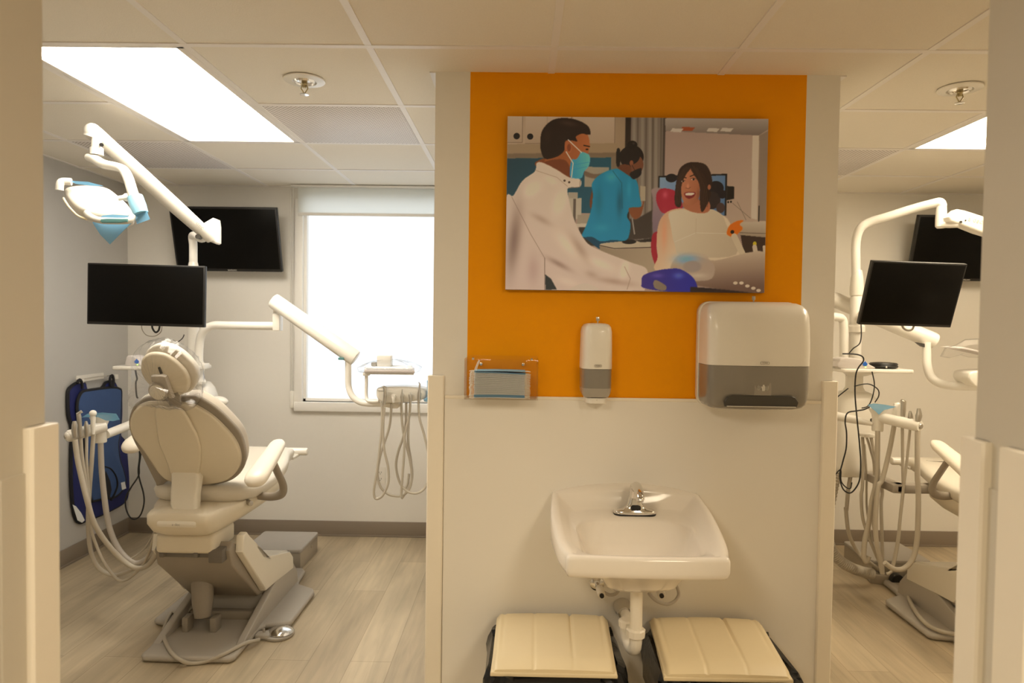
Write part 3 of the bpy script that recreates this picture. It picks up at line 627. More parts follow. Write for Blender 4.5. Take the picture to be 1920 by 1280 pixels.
obj('cover', MB().loft([dsec(*a) for a in up]), PLASTIC, t)
lo = [(hw-.030, D-.045, z0), (hw-.014, D-.032, z0+.006), (hw-.005, D-.024, z0+.018), (hw-.0015, D-.018, z0+.036), (hw-.001, D-.013, z0+.075), (hw-.0008, D-.0115, zm-.001)]
obj('smoked_front', MB().loft([dsec(*a) for a in lo]), SMOKE, t)
fy = PY-.001-(D-.024)-.0115
obj('back_plate', MB().slab([Vector((cx-.0+x, PY-.002, (z0+z1)/2+z)) for x, z in rrect(2*hw+.008, z1-z0+.006, .04, 6)], (0, -1, 0), .03, .004), PLASTIC, t)
ow = hw*.70
mouth = [(cx-ow, z0+.014), (cx+ow*.97, z0+.014), (cx+ow*1.02, z0+.03), (cx+ow*.93, z0+.048), (cx+ow*.8, z0+.052), (cx-ow*.8, z0+.052), (cx-ow*.93, z0+.046), (cx-ow*1.02, z0+.03)]
obj('outlet_slot', MB().slab([Vector((a, fy+.006, b)) for a, b in mouth], (0, -1, 0), .012, .003), DARKG, t)
obj('tear_bar', MB().box(cx-ow*.95, cx+ow*.93, fy-.010, fy-.004, z0+.014, z0+.0165), LOGOL, t)
sw = .029
obj('sensor_plate', MB().slab([Vector((cx+.004+a, fy+.010, z0+.078+b)) for a, b in [(-sw, -.026), (sw, -.026), (sw, .012), (sw*.9, .022), (sw*.7, .026), (-sw*.7, .026), (-sw*.9, .022), (-sw, .012)]], (0, -1, 0), .014, .002), mat('sensor_plate', (.30, .275, .235), .35), t)
hx, hz, hy = cx+.004, z0+.079, fy-.0045
hb = MB(); hb.slab([Vector((hx+a*.001, hy, hz+b*.001)) for a, b in [(-3, -11), (5, -11), (7, -5), (7, 4), (6, 6), (5, 8), (3.6, 10), (2.4, 11), (1.2, 10.5), (0, 10), (-1.2, 8), (-1.6, 2), (-4, 4.5), (-6, 4), (-5, 0), (-3.6, -5)]], (0, -1, 0), .0008)
for s in (-1, 1):
    for r in (10, 14, 18):
        aa = [math.radians(a) for a in range(-38, 39, 8)]
        hb.tube([Vector((hx+s*r*.001*math.cos(a), hy-.0006, hz+r*.001*math.sin(a)*.75)) for a in aa], .0006, 6)
obj('hand_symbol', hb, LOGOL, t)
badge(cx+.004, zm+.011, PY-.001-(D-.010)-.0155, .030, t)
key(cx+.006, z1-.002, PY-.06, t)

# --- clear mask box with a stack of masks
bx0, bx1 = P(871, 700, PY-.10).x, P(1009, 700, PY-.10).x; bz0 = P(940, 749, PY-.10).z; bz1 = P(940, 672, PY-.10).z; by = PY-.112
t = thing('mask_box', ((bx0+bx1)/2, PY, bz0), 'clear acrylic wall box holding pale blue face masks', 'box')
a = .0035
obj('back_panel', MB().box(bx0, bx1, PY-.007, PY-.0105+.001, bz0, bz1+.006, .0006), ACRYL, t)
obj('front_panel', MB().box(bx0, bx1, by, by+a, bz0, bz1-.002, .0006), ACRYL, t)
obj('side_panel', MB().box(bx0, bx0+a, by+a, PY-.0105, bz0, bz1, .0006), ACRYL, t)
obj('side_panel', MB().box(bx1-a, bx1, by+a, PY-.0105, bz0, bz1, .0006), ACRYL, t)
obj('bottom_panel', MB().box(bx0+a, bx1-a, by+a, PY-.0105, bz0, bz0+a, .0006), ACRYL, t)
for u, v in ((902, 682), (981, 683)):
    q = P(u, v, PY-.012); obj('screw', MB().cyl((q.x, PY-.006, q.z), (q.x, PY-.015, q.z), .0055, 14, .001), CHROME, t)
for u in (887, 997):
    q = P(u, 674, PY-.06); obj('hinge', MB().cyl((q.x-.004, PY-.055, bz1-.004), (q.x+.004, PY-.055, bz1-.004), .005, 12), CHROME, t)
# masks: one mask with two ear loops, then copies
mz = bz0+a+.0006; NM = 24; pitch = (P(940, 694, PY-.09).z-mz)/NM
mx0, mx1 = P(889, 720, by+.02).x, P(984, 720, by+.02).x; my0, my1 = by+.008, PY-.022
def mask_shape():
    m = MB(); n = 12; top = []; bot = []
    th = pitch*.72
    rings = []
    for i in range(n+1):
        x = mx0+(mx1-mx0)*i/n; w_ = .0012*math.sin(PI*i/n*1.0)
        rings.append([Vector((x, my0, mz+w_+th*.15)), Vector((x, my0-.0012, mz+w_+th*.5)), Vector((x, my0, mz+w_+th*.85)), Vector((x, my1, mz+w_+th*.85)), Vector((x, my1, mz+w_+th*.15))])
    m.loft(rings); return m
def loops_shape(side, r):
    x = mx0 if side < 0 else mx1; s = side; m = MB()
    pts = [(x-s*.004, my0+.004, mz+.001), (x+s*.008, my0+.001+r.random()*.004, mz+.003*r.random()), (x+s*(.014+.006*r.random()), my0+.012+r.random()*.01, mz-.001*r.random()), (x+s*.012, my0+.03, mz+.001), (x-s*.004, my0+.045, mz+.0012)]
    return m.hose(pts, .0011, 5, 5)
rn = random.Random(4)
protos = []
for k in range(NM):
    lab = 'pale blue pleated face mask in the middle of the stack in the clear wall box'
    if k == 0: lab = 'pale blue face mask at the very bottom of the stack in the clear wall box'
    if k == NM-1: lab = 'blue face mask topmost in the stack in the clear wall box'
    if k < 3:
        o = obj('face_mask', mask_shape(), [MASKW, MASKB, MASKB][k] if k < 3 else MASKW, origin=(mx0, my0, mz), smooth=30)
        for s in (-1, 1): obj('ear_loop', loops_shape(s, rn), LOOP, o)
        protos.append(o); tag(o, lab, 'face mask', 'face masks stacked in the clear box'); o.location.z += k*pitch
        continue
    pick = protos[0] if k < NM-2 else protos[1+(k % 2)]
    c_ = copy_tree(pick, (0, 0, 0), lab); c_.location = Vector((mx0+rn.uniform(-.0016, .0016)+(.0 if k < 20 else .001), my0+rn.uniform(-.001, .0012), mz+k*pitch)); c_.rotation_euler = (0, (k-8)*.0021 if k > 8 else 0, rn.uniform(-.006, .006))
top = MB()
q = [P(u, v, by+.012+.02*d) for u, v, d in [(884, 722, .3), (888, 700, .2), (896, 679, .3), (899, 677, .4), (894, 690, .5), (890, 712, .6)]]
topm = [o for o in bpy.data.objects if o.get('label', '').startswith('blue face mask topmost')][0]
topm['_o'] = tuple(topm.location); topm.rotation_euler = (0, 0, 0)
obj('ear_loop', MB().hose(q, .0015, 6), LOOP, topm)

# ================================================================== SINK
# porcelain basin: section rings in plan, u along the outline
SXC = .392
def outline(wb, wm, wf, yb, yf, z, rc=.03, z_back=None):
    """closed plan outline, back left -> front -> back right; 48 points"""
    ctrl = [(-wb, yb), (-wb-.003, yb-.02), (-wm, (yb*.62+yf*.38)), (-(wm+wf)/2-.006, (yb*.25+yf*.75)), (-wf-.004, yf+.035), (-wf-.001, yf+.010), (-wf+.010, yf+.001), (-wf+.04, yf-.002), (-wf*.5, yf-.006), (0, yf-.008), (wf*.5, yf-.006), (wf-.04, yf-.002), (wf-.010, yf+.001), (wf+.001, yf+.010), (wf+.004, yf+.035), ((wm+wf)/2+.006, (yb*.25+yf*.75)), (wm, (yb*.62+yf*.38)), (wb+.003, yb-.02), (wb, yb)]
    p = cat([(x, y, 0) for x, y in ctrl], 4)
    zb = z if z_back is None else z_back
    out = [Vector((SXC+q.x, q.y, z)) for q in p]
    for i in range(1, 12): out.append(Vector((SXC+wb-2*wb*i/12, yb, z)))
    return out
ZR = .795; YF = 1.985; YBK = PY-.003; ZT = .905
def rimz(y):   # side walls sweep up to the splashback
    t_ = min(1, max(0, (y-(YBK-.43))/.41)); t_ = t_**1.25; return ZR+(ZT-.034-ZR)*t_
def tops(ring, dz=0):
    o = []
    for p in ring:
        z = rimz(p.y)+dz
        if p.y > YBK-.035: z += .036*max(0, 1-((p.x-SXC)/.262)**2)*min(1, (p.y-(YBK-.035))/.02)
        o.append(Vector((p.x, p.y, z)))
    return o
rings = []
for sc_, yf, z in ((.20, 2.20, .634), (.34, 2.12, .640), (.44, 2.09, .662), (.52, 2.07, .70), (.78, 2.03, .716), (.93, YF+.03, .722), (.975, YF+.012, .728)):
    rings.append(outline(.262*sc_, .272*sc_, .243*sc_, YBK-.001, yf, z))
rings.append(outline(.262, .270, .240, YBK, YF+.003, .737))
rings.append(outline(.266, .278, .243, YBK, YF, .75))
rings.append(tops(outline(.266, .278, .243, YBK, YF, 0), -.012)); rings.append(tops(outline(.264, .275, .240, YBK, YF+.003, 0), -.003)); rings.append(tops(outline(.258, .268, .234, YBK, YF+.009, 0)))
rings.append(tops(outline(.246, .252, .221, YBK-.018, YF+.026, 0), -.001)); rings.append(tops(outline(.240, .244, .212, YBK-.026, YF+.034, 0), -.008))
# inner deck and bowl
def inner(w, yb, yf, z, e=3.2, yz=None, n=len(rings[0])):
    ref = rings[-1]; out = []
    for p in ref:
        a = math.atan2((p.y-2.2), (p.x-SXC)); r = 1/((abs(math.cos(a))**e+abs(math.sin(a))**e)**(1/e)); out.append(Vector((SXC+w*r*math.cos(a), (yb+yf)/2+(yb-yf)/2*r*math.sin(a), z)))
    return out
def deck(ring, za, zb, w, yb, yf):   # ring whose height falls from the rear deck to the front lip
    o = inner(w, yb, yf, 0, 5)
    for p in o: t_ = min(1, max(0, (p.y-yf)/(yb-yf))); p.z = za+(zb-za)*t_
    return o
rings.append(deck(None, ZR-.012, .826, .218, YBK-.034, YF+.042)); rings.append(deck(None, ZR-.022, .816, .208, YBK-.045, YF+.05))
rings.append(deck(None, ZR-.026, .812, .196, YBK-.125, YF+.058)); rings.append(deck(None, ZR-.036, .800, .188, YBK-.137, YF+.064))
rings.append(inner(.165, YBK-.165, YF+.085, .735, 3.6)); rings.append(inner(.12, YBK-.19, YF+.13, .700, 3)); rings.append(inner(.06, YBK-.21, YF+.20, .690, 2.5)); rings.append(inner(.022, 2.235, 2.19, .687, 2))
sk = thing('wall_sink', (SXC, YBK, .66), 'white porcelain wall hung sink with a raised back below the dispensers', 'sink')
so = obj('basin', MB().loft(rings), CERAM, sk, smooth=60)
obj('drain', MB().lathe([(.020, .689), (.022, .6915), (.014, .690), (.004, .689)], (SXC, 2.2125, 0), 20), CHROME, sk)
# faucet
fc = P(1190, 972, 2.372); fz = .8135; fy_ = 2.375; fx = fc.x
t = thing('faucet', (fx, fy_, fz), 'chrome sensor faucet standing on the back ledge of the white sink', 'faucet')
plate = [Vector((fx+x, fy_+y, 0)) for x, y in rrect(.150, .054, .0265, 7)]
obj('gasket', MB().slab([p+Vector((0, 0, fz)) for p in plate], (0, 0, 1), .005, .001), BLACK, t)
def ringf(w, d, z, dy=0, n=32): return [Vector((fx+w*math.copysign(abs(math.cos(a))**.8, math.cos(a)), fy_+dy+d*math.copysign(abs(math.sin(a))**.8, math.sin(a)), fz+z)) for a in [2*PI*k/n for k in range(n)]]
bod = MB().loft([ringf(.074, .026, .005), ringf(.074, .026, .011), ringf(.070, .024, .016), ringf(.050, .022, .020), ringf(.034, .020, .028), ringf(.025, .019, .042), ringf(.021, .018, .060, .001), ringf(.020, .017, .078, -.001), ringf(.0195, .019, .092, -.006), ringf(.018, .020, .103, -.012), ringf(.014, .018, .112, -.02), ringf(.006, .008, .117, -.026)])
obj('body', bod, CHROME, t, smooth=60)
sp = [(fx, fy_-.006, fz+.097), (fx, fy_-.03, fz+.105), (fx, fy_-.062, fz+.103), (fx, fy_-.092, fz+.093), (fx, fy_-.105, fz+.083)]
obj('spout', MB().tube(cat(sp, 5), [.019, .0175, .0165, .0155, .015], 20), CHROME, t, smooth=60)
obj('aerator', MB().cyl((fx, fy_-.103, fz+.084), (fx, fy_-.108, fz+.075), .0115, 20, .001), CHROME, t)
obj('sensor_window', MB().slab([Vector((fx+x, fy_-.0205, fz+.028+z)) for x, z in rrect(.036, .019, .008)], (0, -1, .25), .004, .001), BLACK, t)
# plumbing
def spt(u, v, y): return P(u, v, y)
t = thing('drain_trap', (SXC, 2.21, .3), 'white plastic drain trap under the sink between the two bins', 'drain pipe')
px_, py_ = P(1193, 1140, 2.21).x, 2.21
zj = P(1193, 1185, 2.21).z; zb_ = P(1193, 1222, 2.21).z
obj('tailpiece', MB().cyl((px_, py_, .676), (px_, py_, zj), .0205, 24), PVC, t)
obj('slip_nut', MB().lathe([(.021, zj-.014), (.031, zj-.012), (.032, zj+.010), (.027, zj+.014), (.021, zj+.014)], (px_, py_, 0), 10), PVC, t, smooth=20)
obj('collar', MB().lathe([(.015, .640), (.026, .640), (.026, .630), (.021, .626)], (px_, py_, 0), 24), STEEL, t)
q2 = P(1172, 1160, 2.33)
ub = [(px_, py_, zj), (px_, py_, zb_+.025), (px_-.004, py_+.012, zb_+.006), (px_-.012, py_+.035, zb_+.002), (px_-.018, py_+.055, zb_+.02), (px_-.020, py_+.062, zj+.03)]
obj('bend', MB().hose([(px_, py_, zj), (px_, py_, zb_+.03), (px_-.002, py_+.010, zb_+.006), (px_-.010, py_+.034, zb_-.002), (px_-.016, py_+.058, zb_+.010), (px_-.018, py_+.066, zb_+.04), (px_-.018, py_+.066, zj+.01)], .0205, 20), PVC, t)
obj('slip_nut', MB().lathe([(.021, zj-.012), (.029, zj-.010), (.030, zj+.010), (.021, zj+.014)], (px_-.018, py_+.066, 0), 10), PVC, t, smooth=20)
wz = P(1168, 1140, PY-.02).z; wx = P(1168, 1140, PY-.02).x
obj('wall_tube', MB().hose([(px_-.018, py_+.066, zj), (px_-.019, py_+.068, wz-.05), (px_-.02, py_+.10, wz-.008), (wx, py_+.16, wz), (wx, PY-.012, wz)], .0175, 18), PVC, t)
obj('escutcheon', MB().tube([(wx, PY-.006, wz), (wx, PY-.012, wz), (wx, PY-.024, wz), (wx, PY-.07, wz)], [.034, .033, .026, .024], 28), CHROME, t)
for u, s, lab in ((1122, 1, 'chrome supply valve with grey hose under the left of the sink'), (1238, -1, 'chrome supply valve with a looping grey hose under the right of the sink')):
    v0 = P(u, 1103, PY-.05); x = v0.x; z = v0.z
    t = thing('supply_valve', (x, PY, z-.02), lab, 'valve')
    obj('stub', MB().cyl((x, PY-.004, z), (x, PY-.06, z), .009, 14).tube([(x, PY-.006, z), (x, PY-.014, z)], [.026, .014], 20), CHROME, t)
    obj('valve_body', MB().cyl((x+s*.004, PY-.045, z), (x+s*.006, PY-.10, z-.004), .014, 16, .003), PVC, t)
    obj('knob', MB().cyl((x+s*.006, PY-.099, z-.004), (x+s*.006, PY-.108, z-.005), .008, 16, .001), BLACK, t)
    if s > 0: hp = [(x+.008, PY-.075, z+.002), (x+.035, PY-.09, z-.006), (x+.06, PY-.11, z+.012), (x+.075, PY-.12, z+.06)]
    else:
        L = crop([(880, 985, 0), (905, 1020, .01), (960, 1060, .02), (1030, 1076, .02), (1090, 1050, .015), (1120, 1000, .005), (1108, 940, 0), (1085, 905, 0)], 1010, 880, 4.267); hp = [P(a, b, PY-.12-d) for a, b, d in L]
    obj('supply_hose', MB().hose(hp, .0058, 10), HOSED, t)
# ================================================================== BINS
def bin_(name_lab, far, near, zf, zn, yb, yf, flip):
    xl0, xl1 = P(far[0], far[2], yb).x, P(far[1], far[2], yb).x; xn0, xn1 = P(near[0], near[2], yf).x, P(near[1], near[2], yf).x
    cx_ = (xl0+xl1)/2; t = thing('waste_bin', (cx_, (yb+yf)/2, 0), name_lab, 'bin')
    # lid as a grid with two shallow creases and raised side edges, closed underneath
    nu, nv = 96, 12; m = MB(); topv = []
    for j in range(nv+1):
        s = j/nv; y = yb+(yf-yb)*s; xa = xl0+(xn0-xl0)*s; xb = xl1+(xn1-xl1)*s
        row = []
        for i in range(nu+1):
            f_ = i/nu; x = xa+(xb-xa)*f_; z = zf+(zn-zf)*s
            z += .006*math.sin(PI*f_)*(1-.3*s)
            for c0, dep in ((.34, .003), (.66, .009*(1-s)+.001)):
                d_ = (f_-c0)/.012; z += -dep*math.exp(-d_*d_) + dep*.8*(1/(1+math.exp(-(f_-c0)*120*(-1 if c0 > .5 else 1))))*.0
            e = min(f_, 1-f_)
            z -= .014*math.exp(-(e/.022)**2); 
            if s < .12: z -= .010*(1-s/.12)**2
            if s > .93: z -= .014*((s-.93)/.07)**2
            if .05 < e < .09 and s < .85: z -= .003*math.sin(PI*(e-.05)/.04)*(1-s)
            row.append(Vector((x, y, z)))
        topv.append(row)
    vs = [p for r_ in topv for p in r_]; n1 = nu+1
    fs = [(j*n1+i, j*n1+i+1, (j+1)*n1+i+1, (j+1)*n1+i) for j in range(nv) for i in range(nu)]
    bot = [Vector((p.x, p.y, (zn if p.y < (yb+yf)/2 else zf)-.030)) for p in vs]; off = len(vs)
    fs += [(a+off, d+off, c+off, b+off) for a, b, c, d in [(j*n1+i, j*n1+i+1, (j+1)*n1+i+1, (j+1)*n1+i) for j in range(nv) for i in range(nu)]]
    bd = [i for i in range(nu+1)]+[j*n1+nu for j in range(1, nv+1)]+[nv*n1+i for i in range(nu-1, -1, -1)]+[j*n1 for j in range(nv-1, 0, -1)]
    for a, b in zip(bd, bd[1:]+bd[:1]): fs.append((a, b, b+off, a+off))
    m.add(vs+bot, fs); obj('lid', m, BEIGE, t, smooth=50)
    obj('lid_rim', MB().slab([Vector((x, y, z)) for x, y, z in ((xl0+.004, yb-.01, zf-.036), (xl1-.004, yb-.01, zf-.036), (xn1+.003, yf-.004, zn-.034), (xn0-.003, yf-.004, zn-.034))], (0, 0, 1), .014, .004), BEIGE, t)
    w0, w1 = (xl1-xl0)/2, (xn1-xn0)/2
    def rr(k, z, dx=0): return [Vector((cx_+dx+x*k, (yb+yf)/2+y*k, z)) for x, y in rrect(.35, .36, .05, 5)]
    obj('body', MB().loft([rr(.78, .002), rr(.80, .01), rr(.94, zf-.06), rr(.95, zf-.035)]), BEIGE, t)
    # crumpled black liner folded over the rim
    rnd = random.Random(len(name_lab)); rg = []
    base_ = [Vector((cx_+x, (yb+yf)/2+y, 0)) for x, y in rrect(.425, .385, .08, 9)]
    ncc = len(base_)
    for zi, (z, k) in enumerate(((zf-.20, 1.01), (zf-.185, 1.05), (zf-.14, 1.08), (zf-.10, 1.09), (zf-.07, 1.07), (zf-.045, 1.02), (zf-.04, .9))):
        rr_ = []
        for i, p in enumerate(base_):
            w_ = .012*math.sin(i*1.7+zi*.8)+.008*rnd.uniform(-1, 1); d_ = Vector((p.x-cx_, p.y-(yb+yf)/2, 0)); d_ = d_*(k+w_*1.6)
            rr_.append(Vector((cx_+d_.x, min((yb+yf)/2+d_.y, PY-.012), z+.010*rnd.uniform(-1, 1))))
        rg.append(rr_)
    obj('liner', MB().loft(rg, cap=False), BAG, t, smooth=25)
    return t
bin_('beige lidded bin with black liner standing left under the sink', (932, 1138, 1158), (921, 1156, 1264), .440, .432, 2.415, 2.045, 1)
bin_('beige lidded bin with black liner standing right under the sink', (1217, 1424, 1160), (1246, 1485, 1270), .436, .428, 2.415, 2.045, 1)

# ================================================================== TREATMENT ROOMS
DXR = 3.717   # the right hand room repeats the left one, this far along
CXL = -1.417
def lp(cp, ox, oy, s, y=None): return [P(ox+a/s, oy+b/s, (r[0] if r else y)) for a, b, *r in cp]
# ------------------------------------------------------------------ dental chair
ch = thing('dental_chair', (CXL, 3.2, 0), 'cream dental chair seen from behind in the left room, head rest in clear wrap', 'dental chair', None)
X = lambda x: CXL+x
# floor plate
half = [(0, 2.835), (.185, 2.84), (.205, 2.862), (.206, 3.13), (.222, 3.165), (.318, 3.185), (.334, 3.205), (.334, 3.56), (.318, 3.60), (.22, 3.66), (.20, 3.72), (.19, 3.86), (.16, 3.90), (0, 3.90)]
pl = [Vector((X(x), y, .004)) for x, y in half[:-1]]+[Vector((X(-x), y, .004)) for x, y in reversed(half[1:])]
obj('base_plate', MB().slab(pl, (0, 0, 1), .030, .014), BASEM, ch)
def extr(mb, prof, x0, x1, bev=.006):   # side profile (y,z) pulled along x
    mb.slab([Vector((X(x0), y, z)) for y, z in prof], (1, 0, 0), x1-x0, bev, rb=bev); return mb
hs = MB()
for s in (-1, 1):
    extr(hs, [(2.93, .028), (3.02, .060), (3.20, .115), (3.36, .165), (3.62, .165), (3.68, .10), (3.70, .028)], s*.185-.017, s*.185+.017, .006)
extr(hs, [(3.28, .028), (3.30, .12), (3.42, .15), (3.62, .15), (3.68, .09), (3.70, .028)], -.17, .17, .006)
obj('base_housing', hs, BASEM, ch)
rim = MB()
rim.box(X(-.16), X(.16), 3.20, 3.24, .03, .075, .006).box(X(-.13), X(-.10), 3.06, 3.12, .03, .10, .006).box(X(.0), X(.03), 3.06, 3.12, .03, .10, .006)
obj('pivot_bracket', rim, TAUPE, ch)
obj('lift_cylinder', MB().tube([(X(-.045), 3.09, .095), (X(-.05), 3.10, .16), (X(-.06), 3.12, .24), (X(-.06), 3.14, .32)], [.036, .047, .050, .046], 20, flat=1), TAUPE, ch)
# lift arm: dark slanted underside, light covers on the flanks and over the front pivot
arm = MB(); extr(arm, [(2.895, .475), (2.93, .505), (3.16, .36), (3.44, .24), (3.46, .15), (3.33, .125), (3.22, .145), (2.92, .40)], -.168, .168, .01)
obj('lift_arm', arm, TAUPE, ch)
cov = MB()
for s in (-1, 1): extr(cov, [(2.955, .525), (2.99, .53), (3.20, .345), (3.45, .275), (3.56, .245), (3.61, .20), (3.615, .135), (3.30, .165), (3.22, .17), (2.94, .455)], s*.186-.018, s*.186+.018, .007)
extr(cov, [(3.30, .30), (3.45, .282), (3.56, .252), (3.615, .20), (3.617, .14), (3.58, .14), (3.56, .20), (3.45, .235), (3.30, .26)], -.19, .19, .006)
obj('lift_cover', cov, SHELL2, ch)
nk = MB().box(X(-.145), X(.112), 2.86, 3.08, .468, .556, .020, seg=4)
obj('neck_block', nk, SHELL, ch)
obj('neck_brackets', MB().box(X(-.13), X(-.11), 2.868, 2.90, .45, .47, .003).box(X(.02), X(.04), 2.865, 2.90, .452, .478, .003).box(X(.085), X(.148), 2.862, 2.95, .43, .49, .006).box(X(-.14), X(.09), 2.885, 3.06, .446, .47, .003), mat('dark_taupe_bracket', (.16, .14, .12), .5), ch)  # small pieces under the neck block, in a darker taupe
# seat carrier: narrow notch at the back, flaring flanks, belly
def crr(z, w0, w1, yb_, yf_, k=.03):
    h = [(0, yb_), (w0-k, yb_), (w0, yb_+k), (w0+.015, yb_+.10), (w1, yb_+.26), (w1, yf_-.05), (w1-.05, yf_), (0, yf_)]
    return cat([(X(x), y, z) for x, y in h[:-1]]+[(X(-x), y, z) for x, y in reversed(h[1:])], 4, True)
obj('seat_carrier', MB().loft([crr(.555, .08, .10, 2.86, 3.30), crr(.562, .105, .13, 2.83, 3.36), crr(.585, .128, .165, 2.79, 3.42), crr(.625, .140, .20, 2.765, 3.46), crr(.660, .140, .21, 2.765, 3.46), crr(.672, .132, .205, 2.773, 3.45)]), SHELL, ch, smooth=50)
nt_ = MB().box(X(-.085), X(.085), 2.758, 2.86, .614, .644, .012)
obj('carrier_step', nt_, SHELL2, ch)
text('a·dec', .016, FACING((X(.0), 2.7575, .629)), 'lettering', LOGO, ch)
# seat cushion
def seat(z, w, yb_, yf_, lift=0, wf=None):
    wf = wf or w*.80
    h = [(0, yb_), (w*.60, yb_+.005), (w*.85, yb_+.045), (w*.97, yb_+.13), (w, 3.25), (w*.95, 3.42), (wf, 3.56), (wf*.95, yf_-.05), (wf*.8, yf_-.01), (0, yf_)]
    pts = cat([(X(x), y, z) for x, y in h[:-1]]+[(X(-x), y, z) for x, y in reversed(h[1:])], 4, True)
    for p in pts:
        t_ = min(1, max(0, (p.y-3.15)/.45)); p.z += (.044*t_*t_*(3-2*t_))*(1 if lift else .9)
    return pts
sc_ = MB().loft([seat(.655, .17, 3.02, 3.62, 1), seat(.662, .215, 2.97, 3.66, 1), seat(.685, .245, 2.945, 3.69, 1), seat(.715, .252, 2.94, 3.70, 1), seat(.732, .245, 2.95, 3.69, 1), seat(.742, .222, 2.98, 3.67, 1), seat(.744, .18, 3.03, 3.63, 1), seat(.742, .08, 3.15, 3.50, 1)])
obj('seat', sc_, UPH, ch, smooth=70)
obj('toe_roll', MB().cyl((X(-.245), 3.72, .752), (X(.245), 3.72, .752), .021, 18, .008).box(X(-.20), X(.20), 3.62, 3.72, .725, .742, .006), PLASTIC, ch)
# back rest on its own reclined plane
TB = math.radians(27); Bp = Vector((CXL, 2.975, .77)); Bn = Vector((0, -math.cos(TB), -math.sin(TB))); Bs = Vector((0, -math.sin(TB), math.cos(TB)))
def onb(pts, off=0): return [PN(100+a/3.555, 620+b/3.555, Bp+Bn*off, Bn) for a, b in pts]
outer = [(503, 620), (520, 530), (562, 472), (620, 443), (700, 436), (800, 436), (900, 436), (965, 440), (1080, 508), (1180, 602), (1250, 690), (1281, 790), (1280, 880), (1245, 950), (1180, 998), (1080, 1024), (980, 1029), (860, 1020), (765, 1003), (700, 1050), (680, 1010), (640, 930), (590, 830), (530, 720)]
inner_ = [(518, 620), (532, 545), (575, 490), (640, 463), (720, 460), (800, 462), (880, 466), (945, 478), (1060, 545), (1155, 632), (1225, 720), (1258, 808), (1256, 880), (1222, 938), (1165, 982), (1075, 1006), (980, 1015), (880, 1008), (790, 992), (725, 950), (665, 865), (600, 770), (545, 695)]
oc = cat([tuple(p) for p in onb(outer)], 4, True); ic = cat([tuple(p) for p in onb(inner_)], 4, True)
ocm = sum(oc, Vector())/len(oc)
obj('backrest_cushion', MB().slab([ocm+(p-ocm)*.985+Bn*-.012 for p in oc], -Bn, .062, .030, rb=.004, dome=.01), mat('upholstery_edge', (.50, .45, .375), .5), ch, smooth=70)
bf = obj('backrest_frame', MB().slab([p-Bn*.014 for p in oc], Bn, .018, .008, rb=.004), TAUPE, ch, smooth=50)
obj('backrest_shell', MB().slab([p for p in ic], Bn, .020, .014, dome=.022), SHELL, ch, smooth=75)
spine = [(688, 500), (770, 503), (860, 512), (900, 560), (935, 622), (970, 690), (990, 760), (993, 850), (980, 930), (970, 962), (880, 966), (800, 960), (775, 900), (745, 820), (712, 740), (694, 620)]
obj('spine_cover', MB().slab(cat([tuple(p) for p in onb(spine, .032)], 3, True), Bn, .016, .010), SHELL, ch, smooth=75)
# curved lower spine between carrier and back rest
sp_l = []
for a, b, y, w in ((870, 925, 2.905, .0), (873, 985, 2.885, 0), (868, 1040, 2.865, 0), (862, 1100, 2.85, 0), (860, 1160, 2.835, 0), (868, 1215, 2.825, 0)):
    c0 = P(100+a/3.555, 620+b/3.555, y); sp_l.append(c0)
wd = [.060, .062, .060, .058, .058, .050]
m = MB(); rg = []
for c0, w_ in zip(sp_l, wd): rg.append([Vector((c0.x+x, c0.y+.028+z, c0.z)) for x, z in rrect(2*w_, .055, .016, 4)])
m.loft(rg); obj('lower_spine', m, SHELL2, ch, smooth=50)
# head rest
TH = math.radians(20); Hp = Vector((CXL, 2.70, 1.25)); Hn = Vector((0, -math.cos(TH), -math.sin(TH)))
def onh(pts, off=0): return [PN(240+a/8, 630+b/8, Hp+Hn*off, Hn) for a, b in pts]
hsh = [(212, 420), (228, 330), (290, 262), (370, 232), (450, 228), (570, 250), (690, 315), (800, 408), (885, 505), (935, 605), (948, 700), (912, 800), (830, 858), (740, 884), (600, 868), (450, 800), (340, 715), (255, 610), (215, 510)]
hcu = [(218, 380), (240, 260), (310, 190), (400, 152), (480, 150), (610, 178), (740, 245), (860, 345), (955, 455), (1008, 570), (1010, 680), (975, 780), (900, 860), (780, 890), (620, 880), (450, 820), (330, 730), (245, 620), (212, 500)]
obj('headrest_cushion', MB().slab([p-Hn*.012 for p in cat([tuple(q) for q in onh(hcu)], 4, True)], -Hn, .050, .026, rb=.010, dome=.008), UPH, ch, smooth=70)
obj('headrest_shell', MB().slab([p-Hn*.008 for p in cat([tuple(q) for q in onh(hsh)], 4, True)], Hn, .026, .014, dome=.010), SHELL, ch, smooth=75)
obj('headrest_bracket', MB().slab(onh([(385, 565), (540, 560), (600, 580), (660, 760), (715, 900), (650, 900), (590, 760), (540, 665), (390, 660)], .026), Hn, .022, .005), mat('bracket_grey', (.47, .42, .35), .45), ch)
obj('headrest_slot', MB().slab(onh([(455, 465), (485, 455), (525, 555), (490, 562)], .027), Hn, .006, .002), DARKG, ch)
hk = onh([(475, 812)], .03)[0]
kn = MB().tube([hk, hk+Hn*.012, hk+Hn*.018], [.040, .040, .035], 28); obj('headrest_knob', kn, mat('bracket_grey', (.47, .42, .35), .45), ch)
obj('knob_cap', MB().tube([hk+Hn*.016, hk+Hn*.021, hk+Hn*.023], [.032, .031, .022], 28), SHELL2, ch)
obj('headrest_post', MB().box(-.022, .026, -.006, .006, -.03, .04, .003, M=frame(P(240+690/8, 630+940/8, 2.72), (1, 0, 0), -Hn, Hn.cross(Vector((1, 0, 0))))), TAUPE, ch)
